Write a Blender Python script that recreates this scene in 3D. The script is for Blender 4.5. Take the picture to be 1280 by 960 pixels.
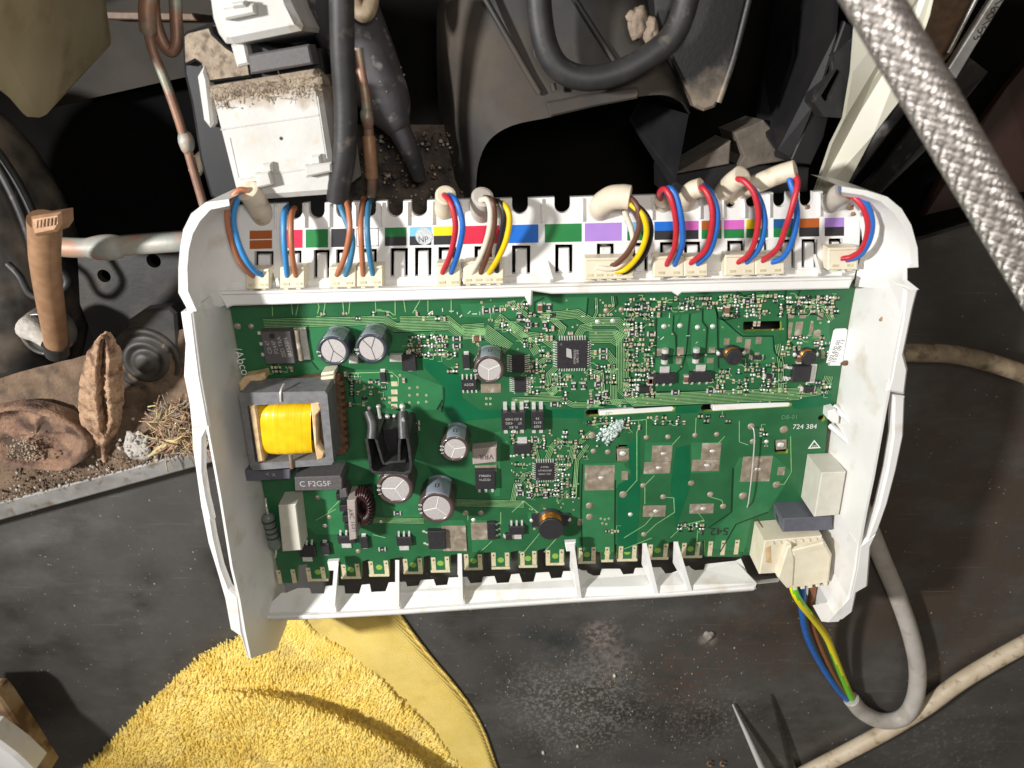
import bpy, math, random
from mathutils import Vector, Matrix, noise
from mathutils.geometry import tessellate_polygon
random.seed(7)
R = math.radians
for o in list(bpy.data.objects): bpy.data.objects.remove(o)
SC = bpy.context.scene
COL = SC.collection

# ------------------------------------------------------------------ camera
F, CX, CY, H = 900.0, 640.0, 480.0, 223.0        # focal length in px of a 1280 wide frame, camera height over the board in mm
TH = math.atan(0.452)
cd = bpy.data.cameras.new('camera'); cam = bpy.data.objects.new('camera', cd); COL.objects.link(cam)
cd.sensor_width = 36.0; cd.lens = F / 1280 * 36.0; cd.clip_start = 0.005; cd.clip_end = 20
cam.location = (0, 0, H * .001); cam.rotation_euler = (-TH, 0, 0)
cd.dof.use_dof = True; cd.dof.focus_distance = 0.245; cd.dof.aperture_fstop = 16.0
SC.camera = cam

# ------------------------------------------------------------------ world, lamps, exposure
w = bpy.data.worlds.new('World'); SC.world = w; w.use_nodes = True
bg = w.node_tree.nodes['Background']; bg.inputs[0].default_value = (1.0, .88, .74, 1); bg.inputs[1].default_value = 0.165
def spot(name, loc, aim, power, size, col, cone, blend):
    l = bpy.data.lights.new(name, 'SPOT'); l.shadow_soft_size = size; l.energy = power; l.color = col; l.spot_size = R(cone); l.spot_blend = blend
    o = bpy.data.objects.new(name, l); COL.objects.link(o)
    o.location = loc; o.rotation_euler = (Vector(aim) - Vector(loc)).to_track_quat('-Z', 'Y').to_euler()
    return o
spot('work_lamp', (-.46, .05, .42), (.03, -.11, 0), 23.5, .024, (1, .99, .975), 72, .9)
spot('camera_fill', (.015, .03, .25), (.0, -.10, 0), 1.0, .02, (1, .97, .93), 100, .8)  # added soft fill beside the camera to flatten the shadows
SC.view_settings.view_transform = 'Standard'; SC.view_settings.look = 'None'
SC.view_settings.exposure = 0.0; SC.view_settings.gamma = 1.0

# ------------------------------------------------------------------ helpers (all in millimetres)
_up = Vector((0, math.cos(TH), -math.sin(TH))); _fw = Vector((0, -math.sin(TH), -math.cos(TH)))
def U(px, py, h=0.0):                    # the point at height h over the board that lies on this line of sight
    d = Vector((1, 0, 0)) * ((px - CX) / F) + _up * ((CY - py) / F) + _fw
    t = (H - h) / -d.z
    return Vector((d.x * t, d.y * t, h))
_e = U(1068, 358) - U(285, 375)
BETA = math.atan2(_e.y, _e.x)
EX = Vector((math.cos(BETA), math.sin(BETA), 0)); EY = Vector((-math.sin(BETA), math.cos(BETA), 0))
def brect(x0, y0, x1, y1, z=0.0, rot=0.0):
    c = U((x0 + x1) / 2, (y0 + y1) / 2, z)
    w_ = (U(x1, (y0 + y1) / 2, z) - U(x0, (y0 + y1) / 2, z)).length / 2
    d_ = (U((x0 + x1) / 2, y1, z) - U((x0 + x1) / 2, y0, z)).length / 2
    ex, ey = EX, EY
    if rot:
        m = Matrix.Rotation(rot, 3, 'Z'); ex = m @ ex; ey = m @ ey
    return [c - ex * w_ - ey * d_, c + ex * w_ - ey * d_, c + ex * w_ + ey * d_, c - ex * w_ + ey * d_]
def pxp(pts, z): return [U(p[0], p[1], z) for p in pts]
def crom(P, n=8):
    P = [Vector(p) for p in P]
    if len(P) < 3: return [P[0].lerp(P[-1], i / n) for i in range(n + 1)]
    Q = [P[0] * 2 - P[1]] + P + [P[-1] * 2 - P[-2]]
    out = []
    for i in range(1, len(Q) - 2):
        a, b, c, d = Q[i - 1:i + 3]
        for k in range(n):
            t = k / n
            out.append(.5 * ((2 * b) + (c - a) * t + (2 * a - 5 * b + 4 * c - d) * t * t + (3 * b - a - 3 * c + d) * t ** 3))
    out.append(P[-1].copy())
    return out
def path(pts, n=8): return crom([U(*p) for p in pts], n)
def area2(p): return sum(p[i][0] * p[(i + 1) % len(p)][1] - p[(i + 1) % len(p)][0] * p[i][1] for i in range(len(p)))
def inset(p, d):
    n = len(p); out = []
    for i in range(n):
        a, b, c = p[i - 1], p[i], p[(i + 1) % n]
        u = Vector((b[0] - a[0], b[1] - a[1])); v = Vector((c[0] - b[0], c[1] - b[1]))
        if u.length < 1e-9 or v.length < 1e-9: out.append((b[0], b[1])); continue
        u.normalize(); v.normalize()
        m = Vector((-u.y, u.x)) + Vector((-v.y, v.x))
        if m.length < 1e-6: m = Vector((-u.y, u.x))
        m.normalize(); k = max(.45, m.dot(Vector((-u.y, u.x))))
        out.append((b[0] + m.x * d / k, b[1] + m.y * d / k))
    return out
WO = {}
class MB:
    def __init__(s): s.v = []; s.f = []; s.m = []; s.s = []
    def add(s, vs, fs, m=0, smooth=False):
        o = len(s.v); s.v += [tuple(v) for v in vs]
        for f in fs: s.f.append([i + o for i in f]); s.m.append(m); s.s.append(smooth)
        return s
    def prism(s, pts, z0, z1, m=0, ch=0.0, mtop=None):
        p = [(q[0], q[1]) for q in pts]
        if area2(p) < 0: p.reverse()
        n = len(p); rings = [[(x, y, z0) for x, y in p]]
        if ch > 0:
            rings.append([(x, y, z1 - ch) for x, y in p]); rings.append([(x, y, z1) for x, y in inset(p, ch)])
        else: rings.append([(x, y, z1) for x, y in p])
        vs = [v for r in rings for v in r]; fs = []
        for k in range(len(rings) - 1):
            for i in range(n):
                j = (i + 1) % n; fs.append([k * n + i, k * n + j, (k + 1) * n + j, (k + 1) * n + i])
        s.add(vs, fs, m); L = (len(rings) - 1) * n
        s.add(rings[-1], [list(range(n))], m if mtop is None else mtop)
        s.add(rings[0], [list(range(n))[::-1]], m)
        return s
    def holed(s, outer, holes, z0, z1, m=0, mside=None):
        loops = []
        for k, l in enumerate([outer] + holes):
            p = [(q[0], q[1]) for q in l]
            if (area2(p) < 0) == (k == 0): p.reverse()
            loops.append(p)
        tr = tessellate_polygon([[Vector((x, y, 0)) for x, y in p] for p in loops])
        flat = [q for p in loops for q in p]
        for z, flip in ((z1, False), (z0, True)):
            fs = []
            for t in tr:
                a = area2([flat[i] for i in t]); t = list(t)
                if (a < 0) != flip: t.reverse()
                fs.append(t)
            s.add([(x, y, z) for x, y in flat], fs, m)
        for p in loops:
            n = len(p)
            s.add([(x, y, z0) for x, y in p] + [(x, y, z1) for x, y in p], [[i, (i + 1) % n, n + (i + 1) % n, n + i] for i in range(n)], m if mside is None else mside)
        return s
    def slab(s, pts, d, m=0):                        # a flat polygon in space given thickness along d
        n = len(pts); P = [Vector(p) for p in pts]; Q = [p + Vector(d) for p in P]
        s.add(P + Q, [list(range(n)), list(range(n, 2 * n))[::-1]] + [[i, n + i, n + (i + 1) % n, (i + 1) % n] for i in range(n)], m)
        return s
    def tube(s, P, r, seg=12, m=0, cap=True, smooth=True, flat=1.0):
        n = len(P); rs = r if isinstance(r, (list, tuple)) else [r] * n
        t0 = (P[1] - P[0]).normalized()
        a = t0.orthogonal().normalized() if abs(t0.z) > .95 else Vector((0, 0, 1)).cross(t0).normalized()
        vs = []
        for i in range(n):
            t = (P[min(i + 1, n - 1)] - P[max(i - 1, 0)]).normalized()
            a = (a - t * a.dot(t)).normalized(); b = t.cross(a)
            for k in range(seg):
                g = 2 * math.pi * k / seg
                vs.append(P[i] + a * (math.cos(g) * rs[i]) + b * (math.sin(g) * rs[i] * flat))
        fs = [[i * seg + k, i * seg + (k + 1) % seg, (i + 1) * seg + (k + 1) % seg, (i + 1) * seg + k] for i in range(n - 1) for k in range(seg)]
        s.add(vs, fs, m, smooth)
        if cap:
            s.add(vs[:seg], [list(range(seg))[::-1]], m); s.add(vs[-seg:], [list(range(seg))], m)
        return s
    def loft(s, rows, m=0, smooth=False, close=False):
        n = len(rows[0]); vs = [p for r in rows for p in r]; fs = []
        for i in range(len(rows) - 1):
            for k in range(n if close else n - 1):
                fs.append([i * n + k, i * n + (k + 1) % n, (i + 1) * n + (k + 1) % n, (i + 1) * n + k])
        return s.add(vs, fs, m, smooth)
    def lathe(s, c, prof, seg=24, m=0, smooth=True, mat=None, mf=None):
        c = Vector(c); vs = []
        for r, z in prof:
            for k in range(seg):
                g = 2 * math.pi * k / seg; q = Vector((r * math.cos(g), r * math.sin(g), z))
                if mat: q = mat @ q
                vs.append(c + q)
        o = len(s.v); s.v += [tuple(v) for v in vs]
        for i in range(len(prof) - 1):
            for k in range(seg):
                s.f.append([o + i * seg + k, o + i * seg + (k + 1) % seg, o + (i + 1) * seg + (k + 1) % seg, o + (i + 1) * seg + k])
                s.m.append(mf(i, 2 * math.pi * (k + .5) / seg) if mf else m); s.s.append(smooth)
        if prof[-1][0] > 1e-6: s.f.append([o + (len(prof) - 1) * seg + k for k in range(seg)]); s.m.append(mf(len(prof) - 1, 0) if mf else m); s.s.append(False)
        return s
    def box(s, c, sx, sy, sz, m=0, rot=0.0, ch=0.0):   # c = centre of the base
        mt = Matrix.Rotation(rot, 3, 'Z')
        p = [Vector(c) + mt @ Vector((a * sx / 2, b * sy / 2, 0)) for a, b in ((-1, -1), (1, -1), (1, 1), (-1, 1))]
        return s.prism(p, c[2], c[2] + sz, m, ch)
    def ball(s, c, r, m=0, sub=6, sq=(1, 1, 1), jit=0.0):
        vs = []; c = Vector(c); ph = random.random() * 99
        for i in range(sub + 1):
            for k in range(sub * 2):
                a = math.pi * i / sub; b = math.pi * k / sub
                q = Vector((math.sin(a) * math.cos(b), math.sin(a) * math.sin(b), math.cos(a)))
                rr = r * (1 + jit * noise.noise(q * 1.7 + Vector((ph, 0, 0))))
                vs.append(c + Vector((q.x * sq[0], q.y * sq[1], q.z * sq[2])) * rr)
        n = sub * 2
        return s.add(vs, [[i * n + k, (i + 1) * n + k, (i + 1) * n + (k + 1) % n, i * n + (k + 1) % n] for i in range(sub) for k in range(n)], m, True)
    def mesh(s, name, mats, org):
        me = bpy.data.meshes.new(name)
        me.from_pydata([((x - org.x) * .001, (y - org.y) * .001, (z - org.z) * .001) for x, y, z in s.v], [], s.f)
        for m in (mats if isinstance(mats, (list, tuple)) else [mats]): me.materials.append(m)
        me.polygons.foreach_set('material_index', s.m); me.polygons.foreach_set('use_smooth', s.s); me.update()
        return me
    def build(s, name, mats, parent=None, label=None, kind=None, org=None):
        n = max(1, len(s.v))
        if org is None: org = Vector((sum(v[0] for v in s.v) / n, sum(v[1] for v in s.v) / n, sum(v[2] for v in s.v) / n))
        o = bpy.data.objects.new(name, s.mesh(name, mats, org)); COL.objects.link(o)
        place(o, org, parent)
        if label: o['label'] = label
        if kind: o['kind'] = kind
        return o
def place(o, org, parent=None):
    WO[o.name] = org.copy()
    if parent:
        o.parent = parent; o.location = (org - WO[parent.name]) * .001
    else: o.location = org * .001
def tag(o, label, cat, group=None):
    o['label'] = label; o['category'] = cat
    if group: o['group'] = group
    return o
def thing(name, loc, label, cat, group=None):
    o = bpy.data.objects.new(name, None); COL.objects.link(o); o.empty_display_size = .01
    place(o, Vector(loc)); return tag(o, label, cat, group)
TXT = []
def text(s, px, py, z, size, mat, parent, rot=0.0, name='lettering', basis=None, loc=None, sx=1.0):
    cu = bpy.data.curves.new('t', 'FONT'); cu.body = s; cu.size = size * .001; cu.align_x = 'CENTER'; cu.align_y = 'CENTER'
    o = bpy.data.objects.new('t', cu); COL.objects.link(o)
    TXT.append((o, loc if loc is not None else U(px, py, z), BETA + rot, mat, parent, name, basis, sx))
def flush_text():
    bpy.context.view_layer.update(); dg = bpy.context.evaluated_depsgraph_get()
    for o, loc, rot, mat, parent, name, basis, sx in TXT:
        me = bpy.data.meshes.new_from_object(o.evaluated_get(dg)); bpy.data.objects.remove(o)
        me.name = name; me.materials.clear(); me.materials.append(mat)
        n = bpy.data.objects.new(name, me); COL.objects.link(n); place(n, loc, parent)
        n.rotation_euler = basis.to_euler() if basis else (0, 0, rot); n.scale = (sx, 1, 1)

# ------------------------------------------------------------------ materials
def mat(name, c, r=.5, c2=None, ns=300.0, metal=0.0, bump=0.0, bs=900.0, c3=None, ns3=60.0, lo=.35, hi=.65, lo3=.5, hi3=.62, coat=0.0, r2=None, sss=0.0, spec=.5):
    m = bpy.data.materials.new(name); m.use_nodes = True; nt = m.node_tree; N = nt.nodes; L = nt.links
    b = N['Principled BSDF']; b.inputs['Roughness'].default_value = r; b.inputs['Metallic'].default_value = metal
    b.inputs['Base Color'].default_value = (*c, 1); b.inputs['Coat Weight'].default_value = coat
    b.inputs['Specular IOR Level'].default_value = spec
    if sss: b.inputs['Subsurface Weight'].default_value = sss; b.inputs['Subsurface Radius'].default_value = (.002, .0015, .001)
    g = N.new('ShaderNodeNewGeometry')
    def nz(scale, det=4.0):
        t = N.new('ShaderNodeTexNoise'); t.inputs['Scale'].default_value = scale; t.inputs['Detail'].default_value = det
        L.new(g.outputs['Position'], t.inputs['Vector']); return t
    def rng(t, lo, hi):
        q = N.new('ShaderNodeMapRange'); q.inputs[1].default_value = lo; q.inputs[2].default_value = hi; L.new(t.outputs[0], q.inputs[0]); return q
    col = None
    if c2:
        q = rng(nz(ns), lo, hi); mx = N.new('ShaderNodeMix'); mx.data_type = 'RGBA'
        mx.inputs[6].default_value = (*c, 1); mx.inputs[7].default_value = (*c2, 1); L.new(q.outputs[0], mx.inputs[0]); col = mx.outputs[2]
        if r2 is not None:
            q2 = N.new('ShaderNodeMapRange'); q2.inputs[3].default_value = r; q2.inputs[4].default_value = r2; L.new(q.outputs[0], q2.inputs[0]); L.new(q2.outputs[0], b.inputs['Roughness'])
    if c3:
        q = rng(nz(ns3, 8.0), lo3, hi3); mx = N.new('ShaderNodeMix'); mx.data_type = 'RGBA'
        if col: L.new(col, mx.inputs[6])
        else: mx.inputs[6].default_value = (*c, 1)
        mx.inputs[7].default_value = (*c3, 1); L.new(q.outputs[0], mx.inputs[0]); col = mx.outputs[2]
    if col: L.new(col, b.inputs['Base Color'])
    if bump:
        bp = N.new('ShaderNodeBump'); bp.inputs['Strength'].default_value = 1.0; bp.inputs['Distance'].default_value = bump * .001
        L.new(nz(bs, 5.0).outputs[0], bp.inputs['Height']); L.new(bp.outputs[0], b.inputs['Normal'])
    return m
def s2l(r, g, b): return tuple(((v / 255 + .055) / 1.055) ** 2.4 if v > 10 else v / 255 / 12.92 for v in (r, g, b))
K = {}
K['white'] = mat('white_plastic', (.80, .79, .77), .38, (.74, .73, .70), 60, bump=.02, bs=500, c3=(.60, .54, .43), ns3=110, lo3=.57, hi3=.80, sss=.06)
K['plate'] = mat('white_plate_plastic', (.78, .77, .75), .4, (.70, .69, .66), 80, bump=.02, bs=500, c3=(.45, .38, .28), ns3=260, lo3=.68, hi3=.8)
K['cream'] = mat('cream_nylon', (.76, .70, .55), .42, (.70, .63, .47), 200, bump=.03, bs=1500)
K['pcb'] = mat('solder_mask', s2l(43, 102, 63), .30, s2l(37, 92, 56), 120, bump=.008, bs=3000, spec=.5)
K['pour'] = mat('copper_pour_mask', s2l(52, 118, 75), .30, s2l(46, 109, 68), 150, bump=.01, bs=3000, spec=.5)
K['bare'] = mat('bare_laminate_mask', s2l(14, 98, 62), .3, s2l(10, 90, 56), 100, spec=.5)
K['gap'] = mat('mask_gap', s2l(14, 50, 32), .4)
K['trace'] = mat('trace_mask', s2l(142, 186, 128), .35, s2l(120, 172, 110), 400)
K['gold'] = mat('tin_gold', s2l(226, 214, 180), .38, s2l(206, 192, 155), 700, metal=.2)
K['tin'] = mat('solder_tin', (.84, .82, .78), .3, (.68, .66, .62), 900, metal=.4, bump=.06, bs=2500)
K['dull'] = mat('dull_tinned_copper', s2l(168, 156, 138), .42, s2l(138, 126, 108), 350, metal=.25, bump=.08, bs=700, c3=s2l(205, 195, 182), ns3=240, lo3=.55, hi3=.7)
K['silk'] = mat('white_print', (.72, .74, .70), .6)
K['chip'] = mat('black_epoxy', (.022, .021, .024), .42, (.032, .03, .033), 1200, bump=.012, bs=4000)
K['chipgrey'] = mat('grey_epoxy', (.11, .10, .10), .5, (.085, .08, .08), 900, bump=.02, bs=4000)
K['print'] = mat('chip_print', (.42, .41, .39), .6)
K['brown_cap'] = mat('brown_ceramic', s2l(128, 88, 66), .4, s2l(108, 70, 52), 600)
K['tan_cap'] = mat('tan_ceramic', s2l(190, 160, 120), .4, s2l(168, 135, 98), 600)
K['sleeve_blue'] = mat('blue_black_sleeve', (.05, .058, .072), .3, (.04, .045, .055), 300, coat=.2)
K['sleeve_brown'] = mat('brown_sleeve', (.085, .055, .05), .3, (.07, .045, .042), 300, coat=.2)
K['stripe'] = mat('grey_stripe', (.30, .34, .40), .32, (.26, .30, .35), 300)
K['alu'] = mat('brushed_aluminium', (.62, .59, .57), .45, (.55, .52, .50), 1400, metal=.35, bump=.01, bs=3000)
K['ferrite'] = mat('ferrite', (.20, .20, .205), .5, (.15, .15, .155), 500, bump=.03, bs=2500)
K['yellow'] = mat('yellow_tape', (.86, .56, .012), .3, (.78, .47, .008), 260, bump=.03, bs=900, coat=.25)
K['bobbin'] = mat('bobbin', (.72, .55, .32), .5, (.55, .36, .18), 350, bump=.04, bs=1500)
K['phenol'] = mat('brown_phenolic', (.16, .09, .045), .55, (.10, .055, .03), 400)
K['film_white'] = mat('film_cap_white', (.62, .60, .52), .5, (.57, .55, .47), 300, bump=.02)
K['film_grey'] = mat('film_cap_grey', (.115, .118, .145), .5, (.10, .10, .125), 500, bump=.02, bs=2500)
K['film_pink'] = mat('film_cap_pink', (.40, .34, .31), .5, (.35, .29, .27), 400)
K['anod'] = mat('black_anodised', (.035, .036, .036), .45, (.055, .056, .055), 900, metal=.3, bump=.04, bs=2500)
K['copperwire'] = mat('enamelled_copper', (.55, .24, .04), .3, metal=.8)
K['clear'] = mat('residue', (.36, .50, .44), .22, (.66, .72, .69), 900, metal=.1, bump=.3, bs=1300, coat=.6)
for n, c in dict(brown=(150, 92, 62), blue=(36, 104, 188), bluegrey=(62, 126, 164), red=(190, 40, 54), white=(222, 208, 190), black=(30, 28, 30), yellow=(238, 196, 10), choc=(98, 62, 46), tan=(176, 112, 78), sky=(58, 140, 205)).items():
    lc = s2l(*c); K['w_' + n] = mat(n + '_insulation', lc, .42, tuple(v * .85 for v in lc), 300, bump=.01, bs=2000)
K['sheath'] = mat('cream_sheath', s2l(222, 210, 188), .48, s2l(208, 195, 172), 150, bump=.03, bs=900, c3=s2l(180, 162, 132), ns3=220, lo3=.56, hi3=.76)
K['sheath_grey'] = mat('grey_sheath', s2l(190, 184, 176), .48, s2l(178, 172, 164), 150, bump=.03, bs=900, c3=s2l(160, 150, 136), ns3=130, lo3=.52, hi3=.72)
K['sheath_dirty'] = mat('dirty_sheath', s2l(205, 190, 165), .55, s2l(185, 168, 140), 120, bump=.06, bs=700, c3=s2l(142, 122, 94), ns3=300, lo3=.56, hi3=.74)
K['sheath_worn'] = mat('worn_sheath', s2l(158, 140, 114), .6, s2l(126, 110, 88), 200, bump=.08, bs=700, c3=s2l(84, 72, 58), ns3=260, lo3=.5, hi3=.72)
for n, c in dict(brown=(170, 88, 30), crimson=(218, 30, 72), green=(28, 122, 60), black=(44, 42, 46), white=(236, 236, 238), lightblue=(120, 186, 218), yellow=(246, 210, 20), red=(206, 34, 66), blue=(10, 104, 200), violet=(166, 128, 205), pink=(206, 100, 184), navy=(20, 84, 140)).items():
    lc = s2l(*c); K['l_' + n] = mat(n + '_label', lc, .5, tuple(v * .93 for v in lc), 200)
K['slack'] = mat('cavity_shade_black', (.006, .006, .006), .8, (.010, .009, .008), 40, spec=0)  # near-black without specular: the shade of the cavities put into the colour
K['blackplastic'] = mat('black_plastic', (.010, .010, .012), .45, (.017, .016, .016), 60, bump=.012, bs=900, spec=.35)
K['dusty'] = mat('dusty_black_plastic', (.020, .019, .019), .5, (.026, .022, .018), 30, bump=.03, bs=900, c3=(.075, .058, .043), ns3=34, lo3=.44, hi3=.74, r2=.85)
K['dust'] = mat('dust', (.26, .205, .15), .9, (.36, .29, .215), 260, bump=.3, bs=1400, c3=(.12, .09, .065), ns3=330, lo3=.5, hi3=.66)
K['dirt'] = mat('dirt', (.105, .068, .043), .95, (.18, .12, .077), 160, bump=.5, bs=900, c3=(.05, .036, .026), ns3=130, lo3=.48, hi3=.66)
K['rust'] = mat('rust', (.33, .20, .12), .9, (.46, .30, .185), 160, bump=.7, bs=900, c3=(.12, .06, .035), ns3=170, lo3=.46, hi3=.66)
K['copper'] = mat('aged_copper', (.36, .20, .13), .5, (.25, .15, .11), 200, metal=.45, bump=.05, bs=800, c3=(.30, .33, .26), ns3=110, lo3=.52, hi3=.68)
K['paintpipe'] = mat('painted_pipe', (.36, .34, .29), .55, (.27, .29, .27), 160, metal=.15, bump=.08, bs=800, c3=(.42, .24, .16), ns3=100, lo3=.55, hi3=.65)
K['crimp'] = mat('brown_copper', (.38, .22, .12), .5, (.30, .165, .09), 300, metal=.3, bump=.05, bs=1600)
K['relay'] = mat('white_box', (.56, .55, .525), .5, (.49, .475, .44), 90, bump=.06, bs=600, c3=(.42, .33, .22), ns3=170, lo3=.62, hi3=.74)
K['beige'] = mat('beige_panel', s2l(186, 172, 138), .5, s2l(170, 156, 122), 60, bump=.02, c3=s2l(150, 132, 98), ns3=40)
K['offwhite'] = mat('yellowed_panel', s2l(205, 202, 186), .45, s2l(196, 192, 172), 70, bump=.02, c3=s2l(150, 116, 56), ns3=45, lo3=.58, hi3=.7)
def smear(m, p0, p1, c, ns, k=1.5, amp=2.4):      # dried dirt along one edge of a thing
    nt = m.node_tree; N = nt.nodes; L = nt.links; b = N['Principled BSDF']; g = [n for n in N if n.type == 'NEW_GEOMETRY'][0]
    p0, p1 = p0 * .001, p1 * .001; d = p1 - p0
    s_ = N.new('ShaderNodeVectorMath'); s_.operation = 'SUBTRACT'; L.new(g.outputs['Position'], s_.inputs[0]); s_.inputs[1].default_value = p0
    t = N.new('ShaderNodeVectorMath'); t.operation = 'DOT_PRODUCT'; L.new(s_.outputs[0], t.inputs[0]); t.inputs[1].default_value = d / d.length_squared
    z = N.new('ShaderNodeTexNoise'); z.inputs['Scale'].default_value = ns; z.inputs['Detail'].default_value = 9; L.new(g.outputs['Position'], z.inputs['Vector'])
    a = N.new('ShaderNodeMath'); a.operation = 'MULTIPLY_ADD'; L.new(t.outputs['Value'], a.inputs[0]); a.inputs[1].default_value = -k; a.inputs[2].default_value = k * .75 - amp / 2
    f = N.new('ShaderNodeMath'); f.operation = 'MULTIPLY_ADD'; f.use_clamp = True; L.new(z.outputs[0], f.inputs[0]); f.inputs[1].default_value = amp; L.new(a.outputs[0], f.inputs[2])
    src = b.inputs['Base Color'].links[0].from_socket; mx = N.new('ShaderNodeMix'); mx.data_type = 'RGBA'
    L.new(src, mx.inputs[6]); mx.inputs[7].default_value = (*c, 1); L.new(f.outputs[0], mx.inputs[0]); L.new(mx.outputs[2], b.inputs['Base Color'])
    return m
K['relay_dirty'] = smear(mat('soiled_white_box', (.56, .55, .525), .5, (.49, .475, .44), 90, bump=.08, bs=600, c3=(.50, .44, .34), ns3=170, lo3=.6, hi3=.74), U(326, 106, 12), U(333, 146, 12), (.30, .22, .14), 230)
K['steel'] = mat('galvanised_steel', (.46, .45, .43), .42, (.32, .31, .29), 130, metal=.7, bump=.06, bs=500, c3=(.22, .17, .12), ns3=140, lo3=.56, hi3=.7)
K['braid'] = mat('stainless_wire', (.52, .48, .45), .34, (.42, .385, .36), 600, metal=.9)
K['drier'] = mat('grey_purple_lacquer', (.062, .052, .057), .5, (.042, .04, .046), 130, bump=.07, bs=700, c3=(.20, .19, .18), ns3=240, lo3=.58, hi3=.72)
K['rubber'] = mat('black_rubber', (.016, .016, .017), .55, (.03, .028, .027), 150, bump=.04, bs=900, c3=(.09, .075, .06), ns3=260, lo3=.6, hi3=.75)
K['enamel'] = mat('black_enamel', (.05, .048, .046), .22, (.085, .078, .07), 80, bump=.10, bs=260, c3=(.24, .195, .15), ns3=60, lo3=.44, hi3=.72)  # pale mottle is dust, raised to double as painted gloss streaks
K['wood'] = mat('dark_red_wood', (.020, .0065, .004), .5, (.03, .010, .0055), 60, bump=.05, bs=300)
K['straw'] = mat('straw', (.55, .45, .22), .7, (.42, .32, .15), 500)
K['fluff'] = mat('white_fluff', (.45, .42, .38), .95, (.33, .30, .26), 500, bump=.3)
K['chrome'] = mat('polished_steel', (.80, .79, .78), .3, metal=.35)
K['darksteel'] = mat('dark_steel', (.08, .07, .065), .38, (.05, .045, .04), 300, metal=.7)
K['crumb'] = mat('crumb', (.42, .37, .30), .8, (.30, .26, .21), 600)
K['terry'] = mat('yellow_terry', (.93, .74, .23), .8, (.88, .65, .14), 90, bump=.03, bs=2500, c3=(.66, .49, .16), ns3=55, lo3=.56, hi3=.76)
K['ink'] = mat('black_ink', (.02, .02, .02), .6)
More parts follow.
